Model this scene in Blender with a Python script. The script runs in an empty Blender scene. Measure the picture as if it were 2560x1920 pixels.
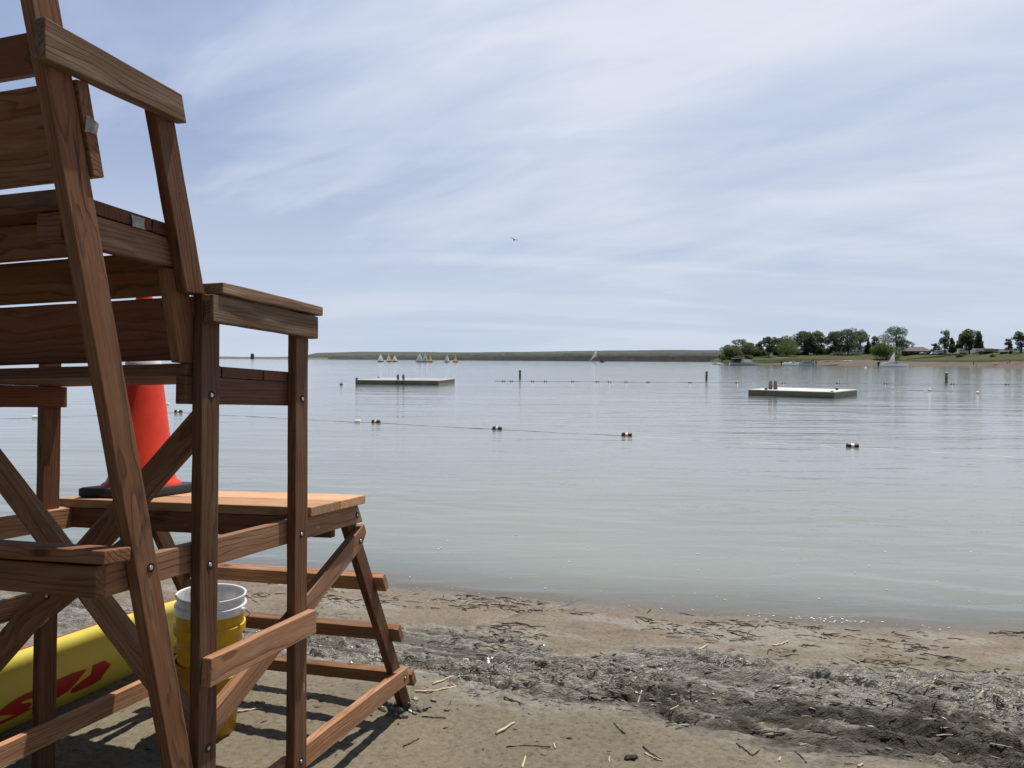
import bpy, bmesh, math, random
import numpy as np
from mathutils import Vector, Matrix

random.seed(7)
RNG = np.random.default_rng(11)
SC = bpy.context.scene
COL = SC.collection
H = 2.0                                   # eye height above the lake

# ------------------------------------------------------------------ helpers
F = 1890.0
CAMX = Vector((0.99998, 0.00019, 0.0060)).normalized()
CAMY = Vector((0.0060, -0.03228, -0.99946)).normalized()     # image down
CAMZ = Vector((0.0, 0.99948, -0.03228)).normalized()         # view direction


def ray(px, py):
    return CAMX * ((px - 1280) / F) + CAMY * ((py - 960) / F) + CAMZ


def at(px, py, z=0.0):
    """point of the level z on the sight line through a photo pixel"""
    r = ray(px, py)
    return Vector((0, 0, H)) + r * ((z - H) / r.z)


def far(px, py, dep):
    r = ray(px, py)
    return Vector((0, 0, H)) + r * (dep / r.y)


def hor(px):
    return 899 + 0.006 * (px - 1280)


def tag(o, label=None, cat=None, group=None, kind=None):
    if label: o['label'] = label
    if cat: o['category'] = cat
    if group: o['group'] = group
    if kind: o['kind'] = kind
    return o


def empty(name, loc=(0, 0, 0), rz=0.0, mat=None):
    o = bpy.data.objects.new(name, None)
    o.empty_display_size = 0.2
    COL.objects.link(o)
    if mat is not None:
        o.matrix_world = mat
    else:
        o.location = loc
        o.rotation_euler = (0, 0, rz)
    return o


def link(name, me, mat=None, parent=None, smooth=False):
    if mat is not None and not me.materials:
        me.materials.append(mat)
    if smooth:
        me.shade_smooth()
    o = bpy.data.objects.new(name, me)
    COL.objects.link(o)
    if parent is not None:
        o.parent = parent
    return o


def build(name, bm, mat=None, parent=None, smooth=False):
    me = bpy.data.meshes.new(name)
    bmesh.ops.recalc_face_normals(bm, faces=bm.faces)
    bm.to_mesh(me)
    bm.free()
    return link(name, me, mat, parent, smooth)


def copy_tree(o, parent=None):
    c = o.copy()
    COL.objects.link(c)
    c.parent = parent
    for ch in list(o.children):
        copy_tree(ch, c)
    return c


def box(bm, x0, x1, y0, y1, z0, z1, bev=0.0):
    vs = [bm.verts.new((x, y, z)) for x in (x0, x1) for y in (y0, y1) for z in (z0, z1)]
    fs = []
    for q in ((0, 1, 3, 2), (4, 6, 7, 5), (0, 4, 5, 1), (2, 3, 7, 6), (0, 2, 6, 4), (1, 5, 7, 3)):
        fs.append(bm.faces.new([vs[i] for i in q]))
    if bev > 0:
        es = list({e for f in fs for e in f.edges})
        bmesh.ops.bevel(bm, geom=es, offset=bev, segments=2, affect='EDGES', profile=0.6)


def tube(bm, p0, p1, r0, r1=None, seg=10, cap=True):
    p0, p1 = Vector(p0), Vector(p1)
    if r1 is None: r1 = r0
    d = (p1 - p0).normalized()
    a = d.orthogonal().normalized()
    b = d.cross(a)
    A, B = [], []
    for i in range(seg):
        t = 2 * math.pi * i / seg
        o = a * math.cos(t) + b * math.sin(t)
        A.append(bm.verts.new(p0 + o * r0))
        B.append(bm.verts.new(p1 + o * r1))
    for i in range(seg):
        j = (i + 1) % seg
        bm.faces.new((A[i], A[j], B[j], B[i]))
    if cap:
        bm.faces.new(A[::-1])
        bm.faces.new(B)


def path_tube(bm, pts, rad, seg=8):
    rings = []
    n = len(pts)
    pts = [Vector(p) for p in pts]
    for i, p in enumerate(pts):
        d = (pts[min(i + 1, n - 1)] - pts[max(i - 1, 0)]).normalized()
        a = d.cross(Vector((0, 0, 1)))
        if a.length < 1e-3: a = d.cross(Vector((1, 0, 0)))
        a.normalize()
        b = a.cross(d)
        r = rad[i] if isinstance(rad, (list, tuple)) else rad
        rings.append([bm.verts.new(p + (a * math.cos(2 * math.pi * k / seg) + b * math.sin(2 * math.pi * k / seg)) * r) for k in range(seg)])
    for i in range(n - 1):
        for k in range(seg):
            j = (k + 1) % seg
            bm.faces.new((rings[i][k], rings[i][j], rings[i + 1][j], rings[i + 1][k]))
    bm.faces.new(rings[0][::-1])
    bm.faces.new(rings[-1])


def lathe(bm, prof, seg=48):
    """prof: list of (r, z); r = 0 closes"""
    rings = []
    for r, z in prof:
        if r < 1e-6:
            rings.append([bm.verts.new((0, 0, z))])
        else:
            rings.append([bm.verts.new((r * math.cos(2 * math.pi * k / seg), r * math.sin(2 * math.pi * k / seg), z)) for k in range(seg)])
    for A, B in zip(rings, rings[1:]):
        for k in range(seg):
            j = (k + 1) % seg
            if len(A) == 1 and len(B) == 1: continue
            if len(A) == 1: bm.faces.new((A[0], B[k], B[j]))
            elif len(B) == 1: bm.faces.new((A[k], A[j], B[0]))
            else: bm.faces.new((A[k], A[j], B[j], B[k]))


def loft(bm, rows, cap=True):
    """rows of equal-length closed sections"""
    R = [[bm.verts.new(p) for p in row] for row in rows]
    n = len(R[0])
    for A, B in zip(R, R[1:]):
        for k in range(n):
            j = (k + 1) % n
            bm.faces.new((A[k], A[j], B[j], B[k]))
    if cap:
        bm.faces.new(R[0][::-1])
        bm.faces.new(R[-1])


# ------------------------------------------------------------------ numpy noise
def _hash(ix, iy, seed):
    n = (ix.astype(np.int64) * 374761393 + iy.astype(np.int64) * 668265263 + seed * 982451653) & 0xFFFFFFFF
    n = ((n ^ (n >> 13)) * 1274126177) & 0xFFFFFFFF
    n = (n ^ (n >> 16)) & 0xFFFFFFFF
    return n / 4294967295.0


def vnoise(x, y, seed=0):
    ix, iy = np.floor(x), np.floor(y)
    fx, fy = x - ix, y - iy
    fx = fx * fx * fx * (fx * (fx * 6 - 15) + 10)
    fy = fy * fy * fy * (fy * (fy * 6 - 15) + 10)
    a = _hash(ix, iy, seed); b = _hash(ix + 1, iy, seed)
    c = _hash(ix, iy + 1, seed); d = _hash(ix + 1, iy + 1, seed)
    return (a + (b - a) * fx) * (1 - fy) + (c + (d - c) * fx) * fy


def fbm(x, y, seed=0, oct=4, gain=0.5):
    s = 0; a = 1.0; t = 0
    for i in range(oct):
        c, q = math.cos(0.6 * i), math.sin(0.6 * i)
        s = s + a * vnoise((x * c - y * q) * 2 ** i + 17.3 * i, (x * q + y * c) * 2 ** i - 9.1 * i, seed + i)
        t += a; a *= gain
    return s / t


def smooth(a, b, x):
    t = np.clip((x - a) / (b - a), 0, 1)
    return t * t * (3 - 2 * t)


# ------------------------------------------------------------------ node helper
class NT:
    def __init__(self, name):
        self.m = bpy.data.materials.new(name)
        self.m.use_nodes = True
        self.t = self.m.node_tree
        self.t.nodes.clear()
        self.out = self.t.nodes.new('ShaderNodeOutputMaterial')

    def n(self, typ, **kw):
        x = self.t.nodes.new('ShaderNode' + typ)
        for k, v in kw.items():
            if k.startswith('i_'):
                key = k[2:]
                key = int(key) if key.isdigit() else key.replace('_', ' ')
                s = x.inputs[key]
                if hasattr(v, 'is_linked') or isinstance(v, bpy.types.NodeSocket): self.t.links.new(v, s)
                else: s.default_value = v
            else:
                setattr(x, k, v)
        return x

    def l(self, a, b): self.t.links.new(a, b)

    def math(self, op, a, b=0.5, c=0.0, clamp=False):
        x = self.t.nodes.new('ShaderNodeMath'); x.operation = op; x.use_clamp = clamp
        for i, v in enumerate((a, b, c)):
            if isinstance(v, bpy.types.NodeSocket): self.l(v, x.inputs[i])
            else: x.inputs[i].default_value = v
        return x.outputs[0]

    def mix(self, f, a, b, mode='MIX'):
        x = self.t.nodes.new('ShaderNodeMix'); x.data_type = 'RGBA'; x.blend_type = mode
        for s, v in ((x.inputs[0], f), (x.inputs[6], a), (x.inputs[7], b)):
            if isinstance(v, bpy.types.NodeSocket): self.l(v, s)
            elif isinstance(v, (int, float)): s.default_value = v
            else: s.default_value = (*v[:3], 1)
        return x.outputs[2]

    def ramp(self, f, stops):
        x = self.t.nodes.new('ShaderNodeValToRGB')
        e = x.color_ramp.elements
        while len(e) < len(stops): e.new(0.5)
        for k, (p, c) in enumerate(stops):
            e[k].position = p
            e[k].color = (c, c, c, 1) if isinstance(c, (int, float)) else (*c, 1)
        self.l(f, x.inputs[0])
        return x.outputs[0]

    def noise(self, vec, scale, detail=4, rough=0.55, dist=0.0):
        x = self.n('TexNoise', i_Scale=scale, i_Detail=detail, i_Roughness=rough, i_Distortion=dist)
        if vec is not None: self.l(vec, x.inputs['Vector'])
        return x

    def mapping(self, vec, scale=(1, 1, 1), loc=(0, 0, 0), rot=(0, 0, 0)):
        x = self.n('Mapping', i_Scale=scale, i_Location=loc, i_Rotation=rot)
        self.l(vec, x.inputs['Vector'])
        return x.outputs[0]

    def bump(self, h, strength=0.5, dist=0.01, normal=None):
        x = self.n('Bump', i_Strength=strength, i_Distance=dist)
        self.l(h, x.inputs['Height'])
        if normal is not None: self.l(normal, x.inputs['Normal'])
        return x.outputs[0]

    def pbsdf(self, color, rough=0.6, normal=None, spec=0.5, metal=0.0, **kw):
        x = self.n('BsdfPrincipled')
        for k, v in (('Base Color', color), ('Roughness', rough), ('Metallic', metal), ('Specular IOR Level', spec)):
            if isinstance(v, bpy.types.NodeSocket): self.l(v, x.inputs[k])
            elif isinstance(v, (int, float)): x.inputs[k].default_value = v
            else: x.inputs[k].default_value = (*v[:3], 1)
        if normal is not None: self.l(normal, x.inputs['Normal'])
        for k, v in kw.items(): x.inputs[k.replace('_', ' ')].default_value = v
        return x.outputs[0]

    def done(self, sh):
        self.l(sh, self.out.inputs['Surface'])
        return self.m


def paint(name, col, rough=0.5, var=0.15, scale=6.0, spec=0.4, bump=0.0, metal=0.0):
    """painted / plastic / plain surface with uneven tone and grime"""
    t = NT(name)
    tc = t.n('TexCoord').outputs['Object']
    nz = t.noise(tc, scale, 5, 0.6)
    k = t.ramp(nz.outputs['Fac'], [(0.3, 1 - var), (0.7, 1 + var * 0.4)])
    c = t.mix(1.0, col, k, 'MULTIPLY')
    r = t.math('MULTIPLY_ADD', nz.outputs['Fac'], 0.2, rough - 0.1)
    nrm = t.bump(nz.outputs['Fac'], bump, 0.01) if bump else None
    return t.done(t.pbsdf(c, r, nrm, spec, metal))


# ------------------------------------------------------------------ camera, sun, sky
cam_d = bpy.data.cameras.new('camera')
cam_d.sensor_width = 36
cam_d.lens = F / 2560 * 36
cam_d.clip_start = 0.05
cam_d.clip_end = 20000
cam = bpy.data.objects.new('camera', cam_d)
COL.objects.link(cam)
M = Matrix((CAMX, -CAMY, -CAMZ)).transposed().to_4x4()
M.translation = (0, 0, H)
cam.matrix_world = M
SC.camera = cam

SUN = Vector((0.184, 0.218, 0.958)).normalized()
sd = bpy.data.lights.new('sun', 'SUN')
sd.energy = 5.0
sd.angle = math.radians(0.55)
sd.color = (1.0, 0.94, 0.85)
sun = bpy.data.objects.new('sun', sd)
COL.objects.link(sun)
sun.rotation_euler = SUN.to_track_quat('Z', 'Y').to_euler()
sun.location = (20, 24, 100)

world = bpy.data.worlds.new('World')
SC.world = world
world.use_nodes = True
wt = NT.__new__(NT)
wt.t = world.node_tree
wt.t.nodes.clear()
wout = wt.t.nodes.new('ShaderNodeOutputWorld')
bg = wt.t.nodes.new('ShaderNodeBackground')
sky = wt.t.nodes.new('ShaderNodeTexSky')
sky.sky_type = 'NISHITA'
sky.sun_disc = False
sky.sun_elevation = math.asin(SUN.z)
sky.sun_rotation = math.atan2(SUN.x, SUN.y)
sky.altitude = 1700
sky.air_density = 1.5
sky.dust_density = 0.6
sky.ozone_density = 1.0
tc = wt.n('TexCoord').outputs['Generated']
sep = wt.n('SeparateXYZ'); wt.l(tc, sep.inputs[0])
den = wt.math('ADD', wt.math('MAXIMUM', sep.outputs[2], 0.0), 0.22)
cu = wt.math('DIVIDE', sep.outputs[0], den)
cv = wt.math('DIVIDE', sep.outputs[1], den)
cmb = wt.n('CombineXYZ'); wt.l(cu, cmb.inputs[0]); wt.l(cv, cmb.inputs[1])
# feathered streaks running up to the right, broad soft sheets, and level bands low down
m1 = wt.mapping(wt.mapping(cmb.outputs[0], rot=(0, 0, math.radians(44))), (0.5, 1.7, 1), (0.3, 1.7, 0))
n1 = wt.noise(m1, 1.15, 6, 0.46, 0.5)
m2 = wt.mapping(wt.mapping(cmb.outputs[0], rot=(0, 0, math.radians(30))), (0.9, 2.4, 1), (4.3, 0.4, 0))
n2 = wt.noise(m2, 2.2, 8, 0.55, 0.6)
m3 = wt.mapping(cmb.outputs[0], (0.35, 0.55, 1), (1.9, 2.2, 0))
n3 = wt.noise(m3, 1.0, 3, 0.5, 0.3)
m4 = wt.mapping(cmb.outputs[0], (0.30, 1.5, 1), (7.7, 3.1, 0))
n4 = wt.noise(m4, 1.6, 5, 0.5, 0.5)
veil = wt.math('ADD', wt.math('MULTIPLY', n1.outputs['Fac'], 0.44), wt.math('ADD', wt.math('MULTIPLY', n2.outputs['Fac'], 0.30), wt.math('MULTIPLY', n4.outputs['Fac'], 0.26)))
# veil thicker towards the sun's side; unseen sky behind darkened to cut fill light
side = wt.math('MINIMUM', wt.math('MULTIPLY_ADD', sep.outputs[0], 0.62, 0.12), 0.19)
veil = wt.math('ADD', wt.math('ADD', veil, side), wt.math('MULTIPLY_ADD', n3.outputs['Fac'], 0.40, -0.20))
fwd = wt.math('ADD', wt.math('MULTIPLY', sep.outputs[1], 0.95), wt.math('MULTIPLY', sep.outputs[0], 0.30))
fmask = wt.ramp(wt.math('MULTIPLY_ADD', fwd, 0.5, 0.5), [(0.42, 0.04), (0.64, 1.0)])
# unseen sky overhead made dark blue as well, so shaded sides get less fill
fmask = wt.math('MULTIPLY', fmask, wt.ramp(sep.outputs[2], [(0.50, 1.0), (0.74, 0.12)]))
mask = wt.math('MULTIPLY', wt.ramp(veil, [(0.30, 0.10), (0.54, 0.80), (0.70, 1.0)]), fmask)
lowz = wt.math('SUBTRACT', 1.0, wt.math('MULTIPLY', wt.math('MAXIMUM', sep.outputs[2], 0.0), 2.7), clamp=True)
mask2 = wt.math('MAXIMUM', mask, wt.math('MULTIPLY', wt.math('MINIMUM', wt.math('MULTIPLY', lowz, 1.25), 0.96), fmask))
CLOUD_LO = (9.4, 10.8, 14.2)
CLOUD_HI = (12.8, 13.7, 15.3)
ccol = wt.mix(wt.ramp(veil, [(0.44, 0.0), (0.76, 1.0)]), CLOUD_LO, CLOUD_HI)
lowc = wt.mix(wt.ramp(n4.outputs['Fac'], [(0.42, 0.0), (0.60, 0.8)]), (9.4, 10.9, 13.1), (11.0, 12.1, 13.8))
ccol = wt.mix(wt.math('MULTIPLY', lowz, 0.85), ccol, lowc)
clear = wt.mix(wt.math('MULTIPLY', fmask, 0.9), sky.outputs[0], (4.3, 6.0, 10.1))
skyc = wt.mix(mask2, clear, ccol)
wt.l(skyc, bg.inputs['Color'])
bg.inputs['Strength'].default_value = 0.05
wt.l(bg.outputs[0], wout.inputs['Surface'])

SC.view_settings.view_transform = 'Standard'
SC.view_settings.look = 'None'
SC.view_settings.gamma = 1
SC.view_settings.exposure = 0.22
SC.cycles.max_bounces = 8
SC.cycles.use_denoising = True
SC.cycles.sample_clamp_indirect = 6.0
# ------------------------------------------------------------------ beach and lake
SHX = np.array([-60, -12, -4.66, -3.0, -1.87, -0.98, 0.16, 0.76, 1.65, 2.16, 2.64, 3.12, 3.86, 8, 60.])
SHY = np.array([22, 8.6, 7.15, 7.12, 6.95, 6.60, 6.24, 6.05, 5.90, 5.80, 5.70, 5.63, 5.55, 5.2, -10.])
UPX = np.array([-60, -3.4, -3.01, -1.76, -0.82, -0.17, 0.33, 0.71, 1.39, 2.15, 2.67, 3.22, 4.5, 60.])
UPY = np.array([20, 6.10, 5.95, 5.60, 5.50, 5.34, 5.09, 5.0, 4.98, 4.97, 4.80, 4.68, 4.4, -12.])
LOX = np.array([-60, -2.42, -1.43, -0.58, -0.13, 0.19, 0.58, 1.08, 1.25, 1.68, 2.16, 4.0, 60.])
LOY = np.array([18, 4.95, 4.66, 4.50, 4.26, 4.12, 4.02, 3.82, 3.70, 3.60, 3.50, 2.9, -20.])
DKX = np.array([-60, 0.06, 1.2, 1.87, 2.33, 2.78, 5, 60.])
DKY = np.array([17, 4.50, 4.32, 4.33, 4.18, 4.02, 3.5, -16.])


def axis(lo, hi, step, flo, fhi, grow=1.18):
    a = list(np.arange(lo, hi, step))
    s, x = step, a[0]
    L = []
    while x > flo:
        s *= grow; x -= s; L.append(x)
    s, x = step, a[-1]
    R = []
    while x < fhi:
        s *= grow; x += s; R.append(x)
    return np.array(L[::-1] + a + R)


def ground_fields(x, y):
    wob = (fbm(x * 1.1, y * 1.1, 3, 3) - 0.5)
    sy = np.interp(x, SHX, SHY) + wob * 0.25
    d = (sy - y) * 0.965
    base = np.where(d > 0, 0.045 * d, 0.075 * d)
    base = np.maximum(base, -4.0)
    base = np.where(d > 8, 0.36 + (d - 8) * 0.02, base)
    base = np.minimum(base, 1.2)
    up = np.interp(x, UPX, UPY) + (fbm(x * 2.2, y * 2.2, 5, 3) - 0.5) * 0.5
    lo = np.interp(x, LOX, LOY) + (fbm(x * 2.0, y * 2.0, 8, 3) - 0.5) * 0.35
    churn = smooth(-0.14, 0.20, up - y) * smooth(-0.22, 0.24, y - lo)
    dk = np.interp(x, DKX, DKY) + (fbm(x * 2.5, y * 2.5, 21, 3) - 0.5) * 0.5
    dark = churn * smooth(-0.15, 0.2, dk - y) * smooth(0.3, 1.2, x + 0.35)
    return d, base, churn, dark


def sand_height(x, y, full=True):
    d, base, churn, dark = ground_fields(x, y)
    h = base.copy()
    above = smooth(-0.05, 0.10, d)
    # gentle unevenness of the raked sand
    h += above * (fbm(x * 3.2, y * 3.2, 31, 4) - 0.5) * 0.020 * (1 - churn)
    h += above * (fbm(x * 11, y * 13, 33, 3) - 0.5) * 0.008 * (1 - 0.3 * churn)
    h += above * (fbm(x * 42, y * 46, 35, 3) - 0.5) * 0.007
    # small pits and crumbs
    pit = fbm(x * 24, y * 24, 37, 3)
    h -= above * smooth(0.64, 0.76, pit) * 0.006
    # churned mud: clods drawn out along the tyre marks
    ang = math.radians(-24)
    t = x * math.cos(ang) + y * math.sin(ang)
    c = -x * math.sin(ang) + y * math.cos(ang)
    cw = c + (fbm(t * 1.3, c * 1.3, 41, 3) - 0.5) * 0.22
    tw = t + (fbm(t * 4, c * 4, 44, 2) - 0.5) * 0.12
    clod = fbm(tw * 4.6, cw * 13, 43, 4, 0.55)
    rid = 1 - np.abs(2 * fbm(tw * 6, cw * 15, 47, 3, 0.55) - 1)
    plate = smooth(0.42, 0.52, fbm(tw * 5.5, cw * 15, 55, 3, 0.5))
    plate2 = smooth(0.44, 0.54, fbm(tw * 9, cw * 24, 57, 3, 0.5))
    chop = fbm(x * 26, y * 26, 49, 3, 0.6)
    amp = 0.35 + 0.95 * smooth(0.35, 0.65, fbm(x * 1.3, y * 1.8, 51, 2))
    h += churn * amp * ((clod - 0.5) * 0.038 + (rid - 0.70) * 0.026 + (plate - 0.6) * 0.016 + (plate2 - 0.6) * 0.017 + (chop - 0.5) * 0.020)
    h += dark * (fbm(tw * 7, cw * 14, 53, 4, 0.6) - 0.42) * 0.055
    # long ruts pressed by wheels
    rutm = np.zeros_like(x)
    for k, (off, wd, dp) in enumerate(((4.02, 0.030, 0.035), (4.14, 0.034, 0.045), (4.27, 0.030, 0.045), (4.38, 0.040, 0.055), (4.52, 0.034, 0.050), (4.66, 0.042, 0.055), (4.80, 0.034, 0.045), (4.93, 0.040, 0.050))):
        cc = c - off - 0.035 * np.sin(t * 1.4 + k * 2.0) - (fbm(t * 3, t * 0 + k, 61 + k, 3) - 0.5) * 0.05
        wd = wd * 1.25
        g = np.exp(-(cc / wd) ** 2) * (0.25 + 0.75 * smooth(0.30, 0.52, fbm(t * 1.8, t * 0 + 3.3 * k, 71 + k, 2)))
        rutm = np.maximum(rutm, g)
        lip = np.exp(-((cc - wd * 1.9) / (wd * 0.9)) ** 2)
        h += churn * (lip * 0.40 - g) * dp * 1.15
    # rivulet running out to the lake
    rx = np.array([-0.75, -0.36, -0.18, 0.04, 0.24, 0.42, 0.55]); ry = np.array([5.12, 5.35, 5.62, 5.86, 6.02, 6.12, 6.3])
    best = np.full_like(x, 9.0)
    for i in range(len(rx) - 1):
        ax, ay, bx, by = rx[i], ry[i], rx[i + 1], ry[i + 1]
        L2 = (bx - ax) ** 2 + (by - ay) ** 2
        q = np.clip(((x - ax) * (bx - ax) + (y - ay) * (by - ay)) / L2, 0, 1)
        best = np.minimum(best, np.hypot(x - ax - q * (bx - ax), y - ay - q * (by - ay)))
    best = best + (fbm(x * 9, y * 9, 83, 2) - 0.5) * 0.06
    riv = np.exp(-(np.maximum(best, 0) / 0.045) ** 2)
    h -= riv * 0.020
    # pools standing in the low ruts on the left
    pool_lv = base + 0.000
    pz = churn * smooth(0.5, -0.7, x + 0.25 * (y - 5)) * smooth(4.6, 5.0, y + 0.12 * x)
    low = np.clip((pool_lv - 0.006 - h) / 0.012, 0, 1) * pz
    wet_pool = smooth(0.15, 0.6, low)
    h = np.where((h < pool_lv - 0.008) & (pz > 0.4), pool_lv - 0.008, h)
    return h, d, churn, dark, riv, wet_pool, rid, clod, rutm


def grid_mesh(name, xs, ys, zfun):
    X, Y = np.meshgrid(xs, ys)
    nx, ny = len(xs), len(ys)
    Z, attrs = zfun(X, Y)
    co = np.stack([X, Y, Z], -1).reshape(-1, 3).astype(np.float32)
    me = bpy.data.meshes.new(name)
    me.vertices.add(nx * ny)
    me.vertices.foreach_set('co', co.ravel())
    i = np.arange((nx - 1) * (ny - 1))
    a = (i // (nx - 1)) * nx + i % (nx - 1)
    q = np.stack([a, a + 1, a + nx + 1, a + nx], -1).astype(np.int32)
    me.loops.add(q.size)
    me.loops.foreach_set('vertex_index', q.ravel())
    me.polygons.add(len(q))
    me.polygons.foreach_set('loop_start', np.arange(0, q.size, 4, dtype=np.int32))
    me.update(calc_edges=True)
    for k, v in attrs.items():
        if v.ndim == 3:
            at_ = me.attributes.new(k, 'FLOAT_COLOR', 'POINT')
            rgba = np.ones((nx * ny, 4), np.float32); rgba[:, :3] = v.reshape(-1, 3)
            at_.data.foreach_set('color', rgba.ravel())
        else:
            at_ = me.attributes.new(k, 'FLOAT', 'POINT')
            at_.data.foreach_set('value', v.ravel().astype(np.float32))
    me.validate()
    me.shade_smooth()
    return me


def sand_z(X, Y):
    h, d, churn, dark, riv, pool, rid, clod, rutm = sand_height(X, Y)
    # the colours the materials have: dry-ish sand, grey mud, black organic muck, tan strip by the water
    dry = np.array([0.140, 0.118, 0.080]); mud = np.array([0.265, 0.245, 0.207]); muck = np.array([0.034, 0.027, 0.018])
    tan = np.array([0.160, 0.127, 0.091]); bed = np.array([0.17, 0.128, 0.092])
    n = fbm(X * 2.4, Y * 2.4, 91, 4)[..., None]
    n2 = fbm(X * 14, Y * 18, 93, 4)[..., None]
    n3 = fbm(X * 55, Y * 60, 95, 3)[..., None]
    lo = np.interp(X, LOX, LOY)
    upper = smooth(0.0, 0.35, Y - np.interp(X, UPX, UPY) + (fbm(X * 2, Y * 2, 97, 3) - 0.5) * 0.4)
    col = dry * (0.86 + 0.28 * n)
    u = upper[..., None]
    col = col * (1 - u) + tan * (0.85 + 0.3 * n) * u
    ch = churn[..., None]
    col = col * (1 - ch) + mud * (0.72 + 0.5 * n2) * ch
    dk = (dark * smooth(0.22, 0.52, fbm(X * 5, Y * 11, 99, 4)) * 0.92)[..., None]
    col = col * (1 - dk) + muck * (0.8 + 0.5 * n2) * dk
    # scattered stains of dark silt in the churned strip and on the tan strip
    st = (smooth(0.58, 0.74, fbm(X * 6, Y * 15, 101, 4)) * np.clip(0.35 * churn + 0.35 * upper, 0, 1))[..., None]
    col = col * (1 - st * 0.6) + muck * st * 0.6
    aa = math.radians(-24)
    T_ = X * math.cos(aa) + Y * math.sin(aa); C_ = -X * math.sin(aa) + Y * math.cos(aa)
    sf = (smooth(0.50, 0.60, fbm(T_ * 9, C_ * 30, 105, 4, 0.6)) * churn * (0.32 + 0.50 * dark))[..., None]
    col = col * (1 - sf) + muck * 1.25 * sf
    rm = (churn * smooth(0.35, 0.85, rutm) * (0.35 + 0.45 * fbm(T_ * 5, C_ * 20, 109, 3)))[..., None]
    col = col * (1 - rm) + muck * 1.5 * rm
    gw = (upper * smooth(0.0, 0.2, d) * smooth(0.50, 0.62, fbm(T_ * 1.4, C_ * 4, 111, 4)) * 0.7)[..., None]
    col = col * (1 - gw) + mud * 0.8 * gw
    rutc = (churn * smooth(0.55, 0.66, fbm(T_ * 1.6, C_ * 22, 107, 4, 0.55)) * 0.25)[..., None]
    col = col * (1 - rutc) + muck * 1.4 * rutc
    col = col * (0.78 + 0.44 * n3)
    under = smooth(0.02, -0.15, d)[..., None]
    col = col * (1 - under) + bed * (0.9 + 0.2 * n) * under
    # darker where the lap of the water keeps the sand soaked
    edge = smooth(0.30, 0.0, d) * smooth(-0.5, 0.0, d)
    wet = np.clip(0.85 * pool + 0.7 * riv + 0.84 * churn * (1 - 0.75 * dark) * (0.45 + 0.55 * smooth(0.36, 0.60, fbm(X * 3, Y * 6, 103, 3))) + 0.45 * edge + 0.15 * upper, 0, 1)
    col = col * (1 - 0.25 * (edge * 0.8 + pool * 0.8)[..., None])
    return h, {'tint': col, 'wet': wet, 'churn': churn}


t = NT('beach_sand')
att = t.n('Attribute', attribute_name='tint')
wet = t.n('Attribute', attribute_name='wet').outputs['Fac']
tcg = t.n('TexCoord').outputs['Object']
g1 = t.noise(tcg, 260, 3, 0.7)
g2 = t.noise(tcg, 34, 5, 0.65)
spk = t.ramp(g2.outputs['Fac'], [(0.30, 0.50), (0.46, 0.98), (0.75, 1.14)])
gr = t.ramp(g1.outputs['Fac'], [(0.3, 0.74), (0.7, 1.22)])
colr = t.mix(1.0, t.mix(1.0, att.outputs['Color'], spk, 'MULTIPLY'), gr, 'MULTIPLY')
rough = t.math('SUBTRACT', 0.92, t.math('MULTIPLY', wet, 0.78))
hh = t.math('ADD', t.math('MULTIPLY', g1.outputs['Fac'], 0.5), g2.outputs['Fac'])
rot = t.mapping(tcg, (10, 34, 10), rot=(0, 0, math.radians(24)))
leafy = t.noise(rot, 1.0, 4, 0.6, 0.6)
rdg = t.math('ABSOLUTE', t.math('SUBTRACT', leafy.outputs['Fac'], 0.5))
chn = t.n('Attribute', attribute_name='churn').outputs['Fac']
b0 = t.n('Bump', i_Distance=0.062); t.l(t.math('MULTIPLY', chn, 1.0), b0.inputs['Strength']); t.l(rdg, b0.inputs['Height'])
bn = t.bump(hh, 0.65, 0.009, b0.outputs[0])
MAT_SAND = t.done(t.pbsdf(colr, rough, bn, 0.5))

xs = axis(-4.9, 4.4, 0.0095, -400, 400, 1.2)
ys = axis(3.0, 7.3, 0.0085, -300, 120, 1.2)
beach = link('beach', grid_mesh('beach', xs, ys, sand_z), MAT_SAND)
tag(beach, 'wet tan beach sand with a churned muddy strip', 'beach', kind='structure')


def ground_at(x, y):
    return float(sand_height(np.array([[float(x)]]), np.array([[float(y)]]))[0][0, 0])


# lake
def lake_z(X, Y):
    wob = (fbm(X * 1.1, Y * 1.1, 3, 3) - 0.5)
    sy = np.interp(X, SHX, SHY) + wob * 0.25
    d = np.maximum((Y - sy) * 0.965, 0)
    dep = np.minimum(0.075 * d, 4)
    # low lapping waves running in to the beach
    dd = (Y - sy) * 0.965
    ph = dd * 9.0 + 1.6 * fbm(X * 0.7, Y * 0.9, 401, 3) * 6.28
    am = smooth(-0.15, 0.25, dd) * (0.35 + 0.65 * smooth(6.0, 0.5, dd)) * smooth(9.5, 6.5, dd)
    z = am * 0.0065 * (np.sin(ph) + 0.5 * np.sin(ph * 1.9 + X * 1.3)) * smooth(0.25, 0.6, fbm(X * 0.5, Y * 1.2, 405, 3))
    return z, {'depth': dep}


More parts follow.
